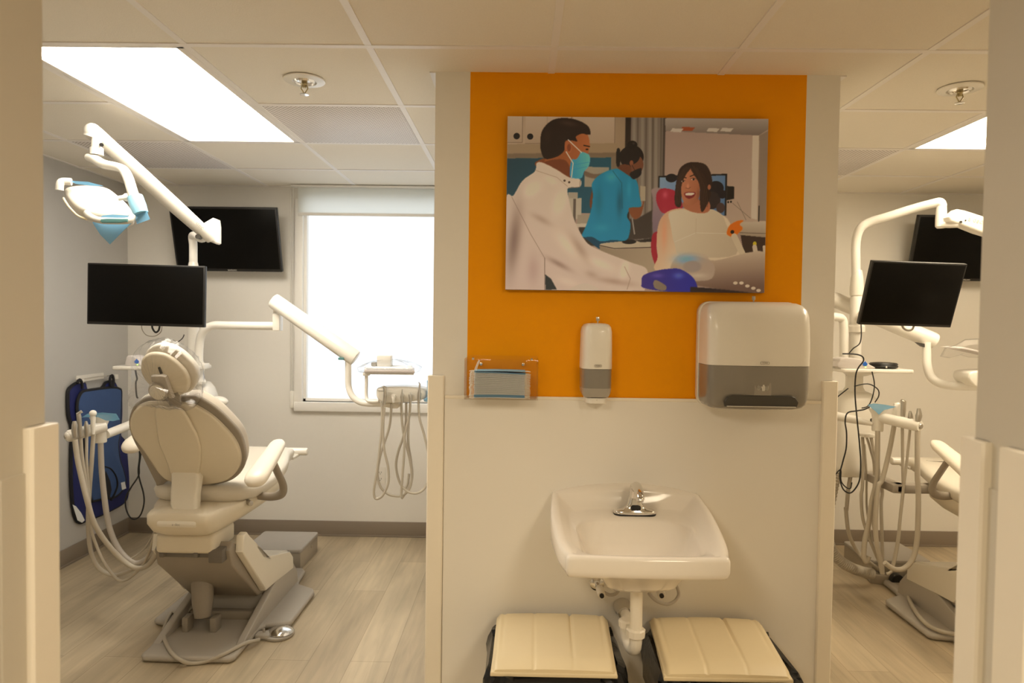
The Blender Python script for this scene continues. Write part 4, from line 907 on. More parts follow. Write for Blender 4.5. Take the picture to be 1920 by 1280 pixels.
# arm rests
def armrest(s):
    x = X(s*.330); pts = [(x, 2.73, .812), (x, 2.80, .838), (x-s*.004, 2.90, .868), (x-s*.010, 3.0, .897), (x-s*.018, 3.10, .925)]
    m = MB(); path = cat(pts, 5); n = len(path)
    rr_ = [(.052*math.sqrt(max(.03, 1-(1-min(1, i/4))**2)))*(1-.35*i/n)*(1 if i < n-3 else (n-i)/3.4) for i in range(n)]
    rings = []
    for p, r in zip(path, rr_): rings.append([p+Vector((r*math.copysign(abs(math.cos(a))**.8, math.cos(a)), 0, r*.62*math.sin(a))) for a in [2*PI*k/20 for k in range(20)]])
    m.loft(rings); o = obj('armrest', m, ARMP, ch, smooth=75)
    st = [(x-s*.006, 2.96, .865), (x+s*.005, 3.00, .80), (x+s*.020, 3.03, .735), (x+s*.010, 3.04, .692), (x-s*.05, 3.06, .672), (x-s*.14, 3.10, .668)]
    obj('armrest_strut', MB().tube(cat(st, 6), .020, 12, flat=.55), TAUPE, o, smooth=60)
armrest(1); armrest(-1)
obj('side_lever', MB().cyl((X(.18), 3.02, .665), (X(.225), 2.98, .66), .012, 12, .003), STEEL, ch)
CHAIR2 = copy_tree(ch, (DXR, 0, 0), 'cream dental chair mostly hidden by the right doorway edge')
for o_, dv in ((ch, (-.03, .30, .070)), (CHAIR2, (0, .14, .02))):   # the arm on the far side is swung forward
    [k for k in o_.children if k.name.startswith('armrest')][-1].location = dv
# clear plastic wrap over the left head rest
wrap = MB(); rnw = random.Random(2); rg = []
cen = onh([(600, 520)], -.02)[0]
lay = [(-.075, .25), (-.07, .62), (-.05, .92), (-.02, 1.08), (.02, 1.10), (.05, 1.02), (.066, .8), (.070, .35)]
base_ = cat([tuple(q) for q in onh([(190, 400), (210, 250), (300, 165), (420, 130), (520, 118), (640, 160), (790, 240), (930, 360), (1020, 520), (1050, 690), (1030, 800), (1020, 900), (960, 990), (820, 960), (700, 980), (560, 950), (400, 930), (250, 920), (190, 960), (150, 850), (170, 740), (200, 600)])], 4, True)
cb = sum(base_, Vector())/len(base_)
for h, k in lay: rg.append([cb+(p-cb)*(k+.010*math.sin(i*1.9+h*70)+.004*rnw.uniform(-1, 1)+.045)+Hn*(h*1.25+.006*math.sin(i*2.7+k*9)) for i, p in enumerate(base_)])
wrap.loft(rg); o = obj('plastic_wrap', wrap, FILM, smooth=20)
tag(o, 'clear crinkled plastic wrap over the left dental chair head rest', 'plastic cover')
# ------------------------------------------------------------------ foot pedal + cable
q = PZ(517, 1193, 0); px0, py0 = q.x, q.y
t = thing('foot_pedal', (px0, py0, 0), 'chrome topped foot pedal disc on the floor beside the left chair base', 'foot pedal')
obj('disc', MB().lathe([(.066, .002), (.069, .008), (.068, .014), (.060, .016)], (px0+.01, py0+.01, 0), 36), BASEM, t)
obj('dome', MB().lathe([(.058, .016), (.060, .019), (.052, .028), (.034, .036), (.012, .040), (.002, .0405)], (px0+.02, py0+.015, 0), 36), CHROME, t)
obj('housing', MB().box(px0-.085, px0-.015, py0-.045, py0+.01, .002, .026, .009), BASEM, t)
obj('toggle', MB().cyl((px0-.05, py0-.01, .024), (px0-.053, py0-.014, .044), .006, 12, .002), BASEM, t)
cbp = [PZ(220+a/3.2, 860+b/3.2, z) for a, b, z in ((850, 1085, .016), (760, 1108, .04), (640, 1170, .042), (540, 1212, .014), (440, 1226, .010), (370, 1200, .040), (310, 1140, .042), (280, 1060, .042), (290, 985, .042), (330, 920, .042))]
cbp += [Vector((-1.60, 3.20, .055)), Vector((-1.56, 3.28, .12)), Vector((-1.52, 3.34, .16))]
obj('cable', MB().hose(cbp, .0085, 10), HOSE, t)
# ------------------------------------------------------------------ floor box
def floor_box(shift, lab):
    x0, x1, y0, y1, h = -1.625+shift, -1.275+shift, 3.93, 4.28, .125
    t = thing('floor_box', ((x0+x1)/2, (y0+y1)/2, 0), lab, 'floor box')
    obj('side_walls', MB().box(x0+.006, x1-.006, y0+.006, y1-.006, 0, h-.02, .002), STEPS, t)
    obj('lid', MB().slab([Vector(((x0+x1)/2+a, (y0+y1)/2+b, h-.022)) for a, b in rrect(x1-x0, y1-y0, .02, 5)], (0, 0, 1), .022, .006), STEPM, t)
    obj('latch', MB().cyl((x1-.007, y0+.21, h*.62), (x1-.002, y0+.21, h*.62), .009, 14), CHROME, t)
floor_box(0, 'low grey metal floor box by the wall beyond the left chair base')
floor_box(3.70, 'low grey metal floor box by the wall in the right room behind the hanging hoses')

# ------------------------------------------------------------------ support unit (post, light, monitor, arms)
def support(dx, y0, right):
    cx_ = -1.877+dx
    t = thing('support_tower', (cx_, y0, .55), ('white equipment tower with post in the right room, black cable hanging on it' if right else 'white equipment tower with post standing behind the left dental chair'), 'equipment tower')
    def rr(w, d, z, r=.03): return [Vector((cx_+a, y0+b, z)) for a, b in rrect(2*w, 2*d, r, 6)]
    obj('body', MB().loft([rr(.100, .09, .66), rr(.108, .098, .668), rr(.112, .102, .72), rr(.116, .105, .95), rr(.114, .104, 1.04, .05), rr(.105, .096, 1.085, .06), rr(.085, .08, 1.118, .06), rr(.06, .058, 1.128, .05)]), PLASTIC, t, smooth=60)
    obj('neck', MB().lathe([(.056, 1.12), (.055, 1.135), (.046, 1.15), (.044, 1.25)], (cx_, y0, 0), 28), PLASTIC, t)
    obj('post', MB().cyl((cx_, y0, 1.25), (cx_, y0, 1.66), .032, 28, .004), WHITEM, t)
    obj('collar', MB().lathe([(.032, 1.455), (.048, 1.46), (.048, 1.49), (.040, 1.50), (.032, 1.50)], (cx_, y0, 0), 28), PLASTIC, t)
    obj('sleeve', MB().lathe([(.030, 1.66), (.035, 1.665), (.036, 1.70), (.032, 1.76), (.025, 1.80), (.023, 1.805)], (cx_, y0, 0), 28), PLASTIC, t)
    # link to the chair
    obj('chair_link', MB().box(cx_+.02, cx_+.46, y0-.42, y0-.36, .655, .70, .008).box(cx_+.0, cx_+.07, y0-.42, y0-.02, .655, .70, .01), TAUPE, t)
    if right: obj('side_port', MB().cyl((cx_+.05, y0-.10, .98), (cx_+.05, y0-.108, .98), .010, 14).cyl((cx_+.06, y0-.10, .80), (cx_+.06, y0-.106, .80), .008, 12), DARKG, t)
    else: obj('side_knob', MB().sphere((cx_+.155, y0-.02, 1.01), .05, 18, 1.1, .8, .62), PLASTIC, t)
    # shelf
    sh = MB().slab([Vector((cx_+.02+a, y0-.13+b, 1.245)) for a, b in rrect(.44, .26, .03, 5)], (0, 0, 1), .020, .005)
    sx0 = P(1563, 690, y0-.13).x if right else P(227, 688, y0-.13).x; sx1 = P(1697, 690, y0-.13).x if right else P(375, 688, y0-.13).x
    zz = 1.488-(690-612)/1264*(y0-.2) if right else 1.488-(686-593)/1264*(y0-.2)
    o = obj('shelf', MB().slab([Vector(((sx0+sx1)/2+a, y0-.10+b, zz-.02)) for a, b in rrect(sx1-sx0, .25, .02, 5)], (0, 0, 1), .020, .006), PLASTIC, t)
    obj('shelf_bracket', MB().loft([[Vector((cx_+a*.16, y0-.05+b*.10, zz-.02-d)) for a, b in rrect(1, 1, .3, 4)] if 1 else None for d in (0, .012)]+[[Vector((cx_+a*.09, y0-.02+b*.08, zz-.05)) for a, b in rrect(1, 1, .3, 4)]]), PLASTIC, t)
    return t, cx_, zz
tl, cxl, zsl = support(0, 3.85, False); tr, cxr, zsr = support(3.757, 3.80, True)
# ------ operating light, left: post tip -> joint -> balance arm -> yoke -> head
t = thing('operatory_light', (cxl, 3.85, 1.80), 'white dental lamp on a long slanted arm with blue film on its handle, left room', 'dental lamp')
obj('post_tube', MB().hose([(cxl, 3.85, 1.79), (cxl, 3.85, 1.90), (cxl+.008, 3.83, 1.955), tuple(P(378, 447, 3.72)), tuple(P(388, 440, 3.58))], .0225, 18), WHITEM, t)
J = P(396, 432, 3.50)
jb = MB().slab(lp([(880, 640), (920, 600), (968, 572), (990, 580), (996, 620), (996, 715), (985, 722), (930, 700)], 80, 220, 3.047, 3.50), (0, 1, 0), .06, .012, rb=.012)
obj('joint_block', jb, PLASTIC, t)
A = crop([(962, 690), (850, 590), (700, 455), (520, 290), (400, 180), (300, 85)], 80, 220, 3.047)
ys = [3.46, 3.36, 3.22, 3.04, 2.93, 2.84]; ap = [P(a, b, y) for (a, b), y in zip(A, ys)]
obj('balance_arm', MB().tube(cat([tuple(p) for p in ap], 5), [.029, .034, .036, .036, .034, .032, .030], 18, flat=1.0), LAMPM, t, smooth=60)
e0 = P(80+285/3.047, 220+82/3.047, 2.835)
obj('elbow_cap', MB().sphere(e0, .034, 18, 1.0, 1, 1.05).cyl(P(80+278/3.047, 220+100/3.047, 2.83), P(80+275/3.047, 220+112/3.047, 2.83), .028, 18), PLASTIC, t)
d0 = P(80+307/3.047, 220+110/3.047, 2.83); d1 = P(80+308/3.047, 220+215/3.047, 2.83)
obj('swivel_tube', MB().tube([d0, (d0*.4+d1*.6), (d0*.38+d1*.62), d1], [.019, .020, .026, .026], 18), PLASTIC, t)
obj('swivel_pin', MB().cyl(P(80+334/3.047, 220+155/3.047, 2.83), P(80+337/3.047, 220+157/3.047, 2.80), .008, 10), BLACK, t)
yk = lp([(262, 228, 2.83), (300, 240, 2.82), (350, 268, 2.80), (420, 282, 2.78), (462, 300, 2.76), (490, 350, 2.75), (515, 430, 2.74), (545, 520, 2.73), (560, 545, 2.73)], 80, 220, 3.047)
rg = []; pth = cat([tuple(p) for p in yk], 4)
obj('yoke', MB().tube(pth, [.020, .024, .024, .022, .022, .022, .022, .021, .018], 14, flat=.8), LAMPM, t, smooth=60)
obj('yoke_film', MB().tube(lp([(528, 455, 2.728), (545, 505, 2.722), (562, 550, 2.72)], 80, 220, 3.047), [.030, .031, .028], 12), LBLUE2, t)
obj('yoke_film', MB().slab(lp([(520, 545), (590, 525), (614, 582), (540, 610)], 80, 220, 3.047, 2.715), (0, -1, 0), .0012), LBLUE, t)
obj('head_stub', MB().cyl(P(80+500/3.047, 220+452/3.047, 2.74), P(80+430/3.047, 220+463/3.047, 2.72), .010, 12).sphere(P(80+482/3.047, 220+456/3.047, 2.74), .017, 12), PLASTIC, t)
# head: rounded wedge body, traced from its visible side
hd = [(122, 400), (150, 388), (210, 381), (290, 382), (370, 398), (430, 440), (485, 490), (514, 535), (510, 556), (470, 560), (410, 552), (340, 552), (275, 540), (205, 512), (155, 470), (124, 425)]
LN = Vector((.20, -.62, .76)).normalized(); L0 = P(80+310/3.047, 220+470/3.047, 2.76)
deck_ = cat([tuple(PN(80+a/3.047, 220+b/3.047, L0, LN)) for a, b in hd], 4, True)
ct = sum(deck_, Vector())/len(deck_)
rg = []
for k, h in ((.2, .004), (.6, .004), (.86, .001), (.95, -.003), (.99, -.010), (1.0, -.020), (.995, -.040), (.97, -.052), (.92, -.058), (.6, -.060), (.2, -.060)): rg.append([ct+(p-ct)*k+LN*h for p in deck_])
obj('lamp_head', MB().loft(rg), LAMPM, t, smooth=60)
0 and obj('head_boss', MB().slab(cat([tuple(PN(80+a/3.047, 220+b/3.047, L0, LN)) for a, b in ((270, 450), (300, 436), (360, 440), (440, 455), (440, 465), (360, 466), (300, 464))], 3, True), LN, .012, .005), PLASTIC, t, smooth=60)
obj('front_bumper', MB().hose([tuple(p) for p in lp([(96, 415, 2.72), (100, 378, 2.72), (118, 366, 2.73), (165, 368, 2.74)], 80, 220, 3.047)], .015, 14), PLASTIC, t)
obj('handle', MB().hose([tuple(p) for p in lp([(252, 545, 2.70), (275, 568, 2.68), (330, 588, 2.67), (430, 592, 2.67), (495, 588, 2.68), (515, 565, 2.70)], 80, 220, 3.047)], .013, 12), LAMPM, t)
obj('handle_window', MB().slab(lp([(338, 582), (375, 578), (490, 580), (490, 598), (440, 604), (345, 604), (334, 596)], 80, 220, 3.047, 2.655), (0, -1, 0), .008, .003), TEALB, t)
obj('lens_edge', MB().hose([tuple(p) for p in lp([(118, 460, 2.712), (150, 510, 2.70), (200, 560, 2.70), (250, 582, 2.69)], 80, 220, 3.047)], .004, 8), BEIGE, t)
obj('handle_film', MB().slab(lp([(285, 600), (345, 560), (400, 555), (520, 562), (545, 572), (470, 640), (385, 725), (330, 670)], 80, 220, 3.047, 2.70), (0, -1, 0), .0012), LBLUE, t)
obj('top_film', MB().slab(lp([(155, 362), (260, 368), (350, 392), (290, 392), (190, 380)], 80, 220, 3.047, 2.74), (0, -1, 0), .0012), LBLUE, t)
def dirfr(o, ex, facing=(0, -1, 0)):
    ex = Vector(ex).normalized(); ez = Vector(facing); ez = (ez-ex*ez.dot(ex)).normalized(); return frame(o, ex, ez.cross(ex), ez)
o_ = P(80+892/3.047, 220+613/3.047, 3.355); o2 = P(80+910/3.047, 220+630/3.047, 3.365)
text('a·dec', .030, dirfr(o_+Vector((0, -.004, .003)), o2-o_), 'lettering', LOGO, t)
sn = P(80+900/3.047, 220+685/3.047, 3.42); obj('joint_screw', MB().cyl(sn, sn+Vector((0, -.03, 0)), .012, 14), DARKG, t)
# ------ operating light, right
t = thing('operatory_light', (cxr, 3.80, 1.80), 'white dental lamp arm curving over the tilted monitor in the right room', 'dental lamp')
rp = crop([(232, 650, 3.80), (230, 540, 3.80), (232, 400, 3.80), (262, 310, 3.78), (330, 268, 3.76), (430, 238, 3.72), (600, 185, 3.66), (740, 148, 3.60), (790, 140, 3.58), (806, 170, 3.58)], 1540, 340, 3.555)
obj('post_tube', MB().hose([tuple(P(*p)) for p in rp], .0235, 16), WHITEM, t)
obj('drop_joint', MB().tube(lp([(802, 150, 3.58), (800, 200, 3.58), (798, 250, 3.58), (797, 300, 3.58), (797, 312, 3.58)], 1540, 340, 3.555), [.022, .0255, .027, .027, .018], 18), PLASTIC, t)
obj('hinge_arm', MB().tube(lp([(800, 285, 3.57), (850, 285, 3.55), (920, 285, 3.52)], 1540, 340, 3.555), [.018, .020, .018], 12), PLASTIC, t)
obj('balance_arm', MB().slab(lp([(855, 235), (915, 182), (960, 190), (1400, 330), (1400, 440), (1060, 338), (960, 298), (862, 262)], 1540, 340, 3.555, 3.50), (0, 1, 0), .075, .014, rb=.014), PLASTIC, t)
obj('screws', MB().cyl(P(1540+930/3.555, 340+270/3.555, 3.50), P(1540+930/3.555, 340+270/3.555, 3.492), .007, 12).cyl(P(1540+962/3.555, 340+259/3.555, 3.50), P(1540+962/3.555, 340+259/3.555, 3.494), .004, 10), DARKG, t)
a_, b_ = P(1540+1028/3.555, 340+258/3.555, 3.497), P(1540+1100/3.555, 340+276/3.555, 3.497)
text('a·dec', .036, dirfr(a_, b_-a_), 'lettering', LOGO, t)

# ------------------------------------------------------------------ monitors
def monitor(px, cornersY, lab, tower, loop):
    # px: TL, TR, BR, BL pixels; tilt: top edge nearer by dy
    yt, yb_ = cornersY
    tl_, tr_, br_, bl_ = P(*px[0], yt[0]), P(*px[1], yt[1]), P(*px[2], yb_[1]), P(*px[3], yb_[0])
    ex = ((tr_-tl_)+(br_-bl_)).normalized(); ey = ((tl_-bl_)+(tr_-br_)).normalized(); ez = ex.cross(ey).normalized(); ey = ez.cross(ex)
    c_ = (tl_+tr_+br_+bl_)/4; w_ = ((tr_-tl_).length+(br_-bl_).length)/2; h_ = ((tl_-bl_).length+(tr_-br_).length)/2
    M = frame(c_, ex, ey, ez)
    t = thing('monitor', c_, lab, 'monitor')
    obj('housing', MB().box(-w_/2, w_/2, -h_/2, h_/2, -.022, 0, .003, M=M).box(-w_*.3, w_*.3, -h_*.3, h_*.3, -.045, -.02, .008, M=M), BLACK, t)
    obj('screen', MB().box(-w_/2+.007, w_/2-.007, -h_/2+.012, h_/2-.007, -.002, .0008, .0003, M=M), SCREEN, t)
    obj('mount', MB().box(-.05, .05, -.05, .05, -.075, -.043, .004, M=M), PLASTIC, t)
    b0 = M @ Vector((0, 0, -.07)); e = Vector(tower)
    mid = (b0+e)/2+Vector((.10, 0, 0))
    obj('support_arm', MB().tube(cat([b0, mid, e], 6), .018, 14, flat=.9), PLASTIC, t)
    return t
monitor([(163.5, 490.5), (384, 500.5), (383, 612), (163, 609)], ((3.06, 3.06), (3.06, 3.06)), 'black monitor screen hanging level in front of the left room tower', (cxl, 3.80, 1.53), 0)
monitor([(1633.5, 488), (1810, 496), (1787, 613.5), (1612.5, 609)], ((3.0, 3.02), (3.09, 3.11)), 'black monitor screen tilted and hanging in the right room', (cxr, 3.75, 1.56), 1)
mL = [o for o in bpy.data.objects if o.name.startswith('monitor')]
obj('cable_loop', MB().hose(lp([(565, 1180), (570, 1215), (595, 1244), (640, 1249), (675, 1225), (682, 1185)], 80, 220, 3.047, 3.14), .0022, 8), HOSED, bpy.data.objects['monitor'])
obj('cable_loop', MB().hose(lp([(625, 1180), (628, 1205), (645, 1227), (663, 1215), (670, 1180)], 80, 220, 3.047, 3.12), .0045, 8), CABLE, bpy.data.objects['monitor'])
obj('cable_loop', MB().hose(lp([(535, 950), (548, 978), (575, 992), (605, 985), (620, 955)], 1540, 340, 3.555, 3.16), .005, 8), HOSED, bpy.data.objects['monitor.001'])
for s, lab in ((0, 'black wall television beside the window in the left room'), (1, 'black wall television partly hidden behind the right lamp arm')):
    yy = YB
    if s == 0: cs = [P(317.5, 388, 4.36), P(520, 387, 4.36), P(528, 510, 4.47), P(329.5, 508.5, 4.47)]
    else:
        a1 = P(1719.5, 403, 4.36); a2 = P(1705, 525.5, 4.47); w_ = Vector((.715, 0, 0)); cs = [a1, a1+w_, a2+w_, a2]
    ex = Vector((1, 0, 0)); ey = (cs[0]-cs[3]); ey.x = 0; ey.normalize(); ez = ex.cross(ey); c_ = sum(cs, Vector())/4; w_ = (cs[1]-cs[0]).x; h_ = (cs[0]-cs[3]).length*1.0
    M = frame(c_, ex, ey, ez); t = thing('television', c_, lab, 'television')
    obj('housing', MB().box(-w_/2, w_/2, -h_/2, h_/2, -.03, 0, .004, M=M).box(-w_*.35, w_*.35, -h_*.35, h_*.25, -.06, -.028, .008, M=M), BLACK, t)
    obj('screen', MB().box(-w_/2+.012, w_/2-.012, -h_/2+.018, h_/2-.012, -.002, .0008, .0003, M=M), SCREEN, t)
    obj('wall_mount', MB().box(c_.x-.12, c_.x+.12, YB-.012, YB-.001, c_.z-.12, c_.z+.12, .003).box(c_.x-.04, c_.x+.04, c_.y+.04, YB-.010, c_.z-.05, c_.z+.05, .004), BLACK, t)
    text('SAMSUNG', .013, M @ Matrix.Translation((.02, -h_/2+.009, .0015)), 'lettering', LOGOL, t)

# ------------------------------------------------------------------ delivery units (instrument arm towards the window side)
def holder_bits(t, pts): pass
t = thing('delivery_unit', (cxl+.07, 3.82, 1.1), 'white instrument tray arm reaching in front of the bright window', 'instrument arm')
C5 = (360, 540, 3.048)
obj('riser_tube', MB().hose(lp([(43, 600, 3.78), (40, 440, 3.78), (42, 330, 3.78), (60, 255, 3.77), (115, 215, 3.76), (200, 213, 3.74), (350, 215, 3.70), (480, 216, 3.66)], *C5), .0225, 18), WHITEM, t)
obj('riser_clamp', MB().box(*sorted((P(366, 690, 3.75).x, P(383, 690, 3.75).x+.005)), 3.74, 3.81, P(375, 692, 3.76).z, P(375, 681, 3.76).z, .006), PLASTIC, t)
obj('riser_base', MB().lathe([(.034, 1.115), (.036, 1.13), (.024, 1.15), (.0235, 1.24)], (P(374, 690, 3.78).x, 3.78, 0), 24), PLASTIC, t)
z_a, z_b = P(520, 620, 3.65).z, P(520, 580, 3.65).z
obj('elbow_block', MB().box(P(514, 600, 3.65).x, P(527.5, 600, 3.65).x, 3.62, 3.68, z_a, P(520, 588, 3.65).z, .006).cyl((P(520, 590, 3.65).x, 3.65, z_b-.02), (P(520, 590, 3.65).x, 3.65, z_b+.03), .021, 16), PLASTIC, t)
cl = lp([(462, 68, 3.62), (474, 76, 3.62), (924, 394, 3.50), (937, 403, 3.50)], *C5)
obj('spring_arm', MB().tube([cl[0], cl[0]*.7+cl[1]*.3, cl[1], cl[2], cl[2]*.2+cl[3]*.8, cl[3]], [.034, .040, .042, .043, .041, .034], 32), PLASTIC, t)
cs_ = P(360+865/3.048, 540+402/3.048, 3.50); obj('arm_slot', MB().box(cs_.x-.02, cs_.x+.01, 3.47, 3.50, cs_.z-.006, cs_.z+.006, .002, M=None), TEALB, t)
obj('drop_tube', MB().hose(lp([(893, 410, 3.50), (893, 480, 3.50), (895, 560, 3.50), (915, 615, 3.49), (960, 650, 3.48), (1020, 660, 3.47), (1085, 660, 3.46)], *C5), .0165, 16), WHITEM, t)
C6 = (630, 560, 5.333)
hdp = [(398, 940), (402, 905), (430, 888), (560, 882), (700, 882), (840, 892), (890, 912), (908, 945), (900, 985), (870, 1008), (800, 1022), (640, 1042), (500, 1044), (440, 1030), (402, 985)]
obj('control_head', MB().slab(cat([tuple(p) for p in lp(hdp, *C6, 3.38)], 3, True), (0, 1, 0), .14, .02, rb=.016, dome=0), PLASTIC, t, smooth=60)
obj('head_underside', MB().slab(lp([(455, 1040), (620, 1040), (640, 1070), (610, 1098), (560, 1098), (500, 1085), (465, 1080)], *C6, 3.42), (0, 1, 0), .06, .008), SHELL2, t)
obj('shelf_post', MB().hose(lp([(305, 745, 3.47), (303, 850, 3.47), (302, 960, 3.47), (315, 1010, 3.46), (350, 1026, 3.45), (430, 1024, 3.44)], *C6), .009, 12).box(P(630+275/5.333, 701, 3.47).x, P(630+335/5.333, 701, 3.47).x, 3.45, 3.49, P(690, 704, 3.47).z, P(690, 697, 3.47).z, .003), WHITEM, t)
zt_ = P(716, 698, 3.40).z
obj('tray_holder', MB().slab([Vector((x, y, zt_-.006)) for x, y in ((P(683, 698, 3.34).x, 3.34), (P(776, 698, 3.34).x, 3.34), (P(776, 698, 3.52).x, 3.54), (P(683, 698, 3.52).x, 3.54))], (0, 0, 1), .008, .003), PLASTIC, t)
for k, (u, v, tall) in enumerate(((485, 960, 0), (575, 975, 1), (660, 962, 2), (740, 960, 3), (828, 955, 4))):
    c0 = P(630+u/5.333, 560+v/5.333, 3.375)
    obj('holder_ring', MB().tube([c0+Vector((0, .01, 0)), c0+Vector((0, -.012, 0))], [.013, .012], 16), PLASTIC, t)
def instrument(name, pts, radii, y, m, lab, cr=C6, par=None):
    o = obj(name, MB().tube(lp(pts, *cr, y), [r*(1.3 if cr is C6 else 1) for r in radii], 12), m, par, smooth=60)
    if par is None: tag(o, lab, 'dental handpiece')
    return o
instrument('dental_handpiece', [(466, 872), (492, 888), (490, 940), (486, 1000), (480, 1060)], [.003, .008, .006, .006, .005], 3.35, STEEL, 'steel handpiece with angled tip, leftmost of the row on the tray arm')
instrument('suction_tip', [(572, 975), (575, 1000), (577, 1040)], [.006, .006, .004], 3.352, PLASTIC, 'short cream nozzle second from the left on the tray arm')
instrument('dental_handpiece', [(662, 902), (660, 940), (657, 980), (661, 1030), (652, 1050)], [.0012, .003, .006, .0055, .004], 3.35, STEEL, 'thin pointed steel handpiece in the middle of the tray arm row')
instrument('dental_handpiece', [(738, 948), (742, 962), (745, 1000), (742, 1040)], [.004, .007, .006, .005], 3.35, STEEL, 'stubby steel handpiece second from the right on the tray arm')
instrument('syringe_tip', [(826, 832), (838, 850), (836, 900), (830, 950), (830, 1000), (826, 1030)], [.0018, .0035, .004, .006, .007, .005], 3.35, STEEL, 'curved steel syringe with upright bent tip at the right end of the tray arm')
hp_ = [[(1087, 655), (1084, 800), (1070, 940), (1055, 1060), (1040, 1150), (1044, 1195), (1062, 1203), (1092, 1180), (1122, 1110), (1120, 1020), (1098, 920), (1092, 800), (1100, 680)],
 [(1140, 660), (1130, 780), (1100, 880), (1075, 960), (1060, 1060), (1075, 1130), (1110, 1170), (1150, 1186), (1200, 1185), (1240, 1150), (1256, 1080), (1245, 980), (1215, 860), (1200, 760), (1196, 655)],
 [(1225, 655), (1222, 760), (1208, 850), (1180, 930), (1166, 1010), (1180, 1090), (1210, 1145), (1232, 1120), (1240, 1060)],
 [(1248, 650), (1240, 740), (1216, 840), (1212, 950), (1202, 1080), (1195, 1190)],
 [(1238, 750), (1236, 880), (1250, 980), (1258, 1080), (1232, 1150), (1198, 1202)],
 [(1295, 650), (1300, 740), (1330, 850), (1352, 960), (1354, 1080), (1332, 1140), (1290, 1170), (1240, 1166), (1205, 1140)]]
for i, h in enumerate(hp_): obj('hose', MB().hose([tuple(P(C5[0]+a/C5[2], C5[1]+b/C5[2], 3.37+.02*((i*2) % 5)+.0006*(k % 3))) for k, (a, b) in enumerate(h)], .0064, 8), HOSE, t)
# wrapped instrument tray on the holder
tw = thing('instrument_tray', (P(728, 690, 3.42).x, 3.42, zt_), 'wrapped instrument tray resting above the row of handpieces by the window', 'tray')
zt_ += .002
m = MB().slab([Vector((x, y, zt_)) for x, y in ((P(684, 690, 3.34).x, 3.33), (P(778, 690, 3.34).x, 3.33), (P(778, 690, 3.54).x, 3.53), (P(684, 690, 3.54).x, 3.53))], (0, 0, 1), .016, .005); obj('tray', m, mat('tray_grey', (.60, .55, .53), .35), tw)
obj('tray_liner', MB().slab([Vector((x, y, zt_+.016)) for x, y in ((P(686, 690, 3.34).x, 3.34), (P(774, 690, 3.34).x, 3.34), (P(774, 690, 3.54).x, 3.52), (P(686, 690, 3.54).x, 3.52))], (0, 0, 1), .012, .004), MASKW, tw)
obj('card_box', MB().box(P(708, 680, 3.42).x, P(734, 680, 3.42).x, 3.40, 3.46, zt_+.028, P(716, 666, 3.42).z, .002), PLASTIC, tw)
obj('small_cup', MB().box(P(697, 680, 3.42).x, P(707, 680, 3.42).x, 3.40, 3.45, zt_+.028, zt_+.05, .006), STEEL, tw)
rg = []; rnw = random.Random(8); cx2 = P(731, 690, 3.42).x
for z, k in ((zt_-.001, .9), (zt_+.004, 1.03), (zt_+.022, 1.06), (zt_+.042, .86), (zt_+.056, .55), (zt_+.064, .2)):
    rg.append([Vector((cx2+a*k+.004*rnw.uniform(-1, 1), 3.43+b*k+.004*rnw.uniform(-1, 1), z+.003*rnw.uniform(-1, 1))) for a, b in rrect(.29, .22, .05, 6)])
obj('clear_bag', MB().loft(rg), FILM, tw, smooth=20)
# light blue barrier film at the right end of the control head
bm_ = MB().slab(lp([(905, 820), (945, 800), (990, 830), (990, 960), (940, 1040), (880, 1030), (870, 1005), (910, 985)], *C6, 3.36), (0, 1, 0), .05, .01); tag(obj('barrier_film', bm_, LBLUE, smooth=40), 'pale blue barrier film wrapped at the tray arm end beside the orange wall', 'plastic film')
# right room delivery unit
t = thing('delivery_unit', (cxr-.07, 3.75, 1.1), 'thick white spring arm passing behind the tilted monitor in the right room', 'instrument arm')
C9 = (1540, 340, 3.555)
obj('riser_tube', MB().hose(lp([(150, 1190, 3.72), (150, 1060, 3.72), (150, 980, 3.72), (140, 920, 3.72), (100, 903, 3.70), (0, 900, 3.68), (-60, 900, 3.66)], *C9), .0225, 16), WHITEM, t)
cr_ = lp([(20, 760, 3.95), (40, 768, 3.95), (740, 1060, 3.66), (752, 1066, 3.66)], *C9)
obj('spring_arm', MB().tube([cr_[0], cr_[1], cr_[2], cr_[2]*.3+cr_[3]*.7, cr_[3]], [.040, .043, .045, .043, .036], 32), PLASTIC, t)
obj('arm_slot', MB().slab(lp([(635, 1072), (690, 1082), (690, 1105), (672, 1100)], *C9, 3.62), (0, 1, 0), .02), DARKG, t)
obj('drop_tube', MB().hose(lp([(700, 1075, 3.64), (702, 1150, 3.63), (705, 1220, 3.62), (730, 1300, 3.60), (790, 1345, 3.56), (880, 1362, 3.50), (1010, 1366, 3.44), (1100, 1368, 3.40)], *C9), .0215, 16), WHITEM, t)
obj('control_head', MB().slab(cat([tuple(p) for p in lp([(985, 1290), (1000, 1270), (1060, 1262), (1300, 1262), (1330, 1300), (1320, 1350), (1060, 1372), (1010, 1350), (985, 1320)], *C9, 3.38)], 3, True), (0, 1, 0), .13, .012, rb=.01), PLASTIC, t, smooth=60)
tr_ = thing('instrument_tray', (P(1812, 655, 3.38).x, 3.38, 1.37), 'tray in clear wrap peeking past the right doorway edge', 'tray')
obj('tray', MB().slab(lp([(890, 1108), (940, 1102), (1040, 1125), (1300, 1180), (1300, 1195), (1040, 1140), (960, 1122)], *C9, 3.38), (0, 1, 0), .12, .003), mat('tray_grey', (.6, .55, .53), .35), tr_)
rg = []
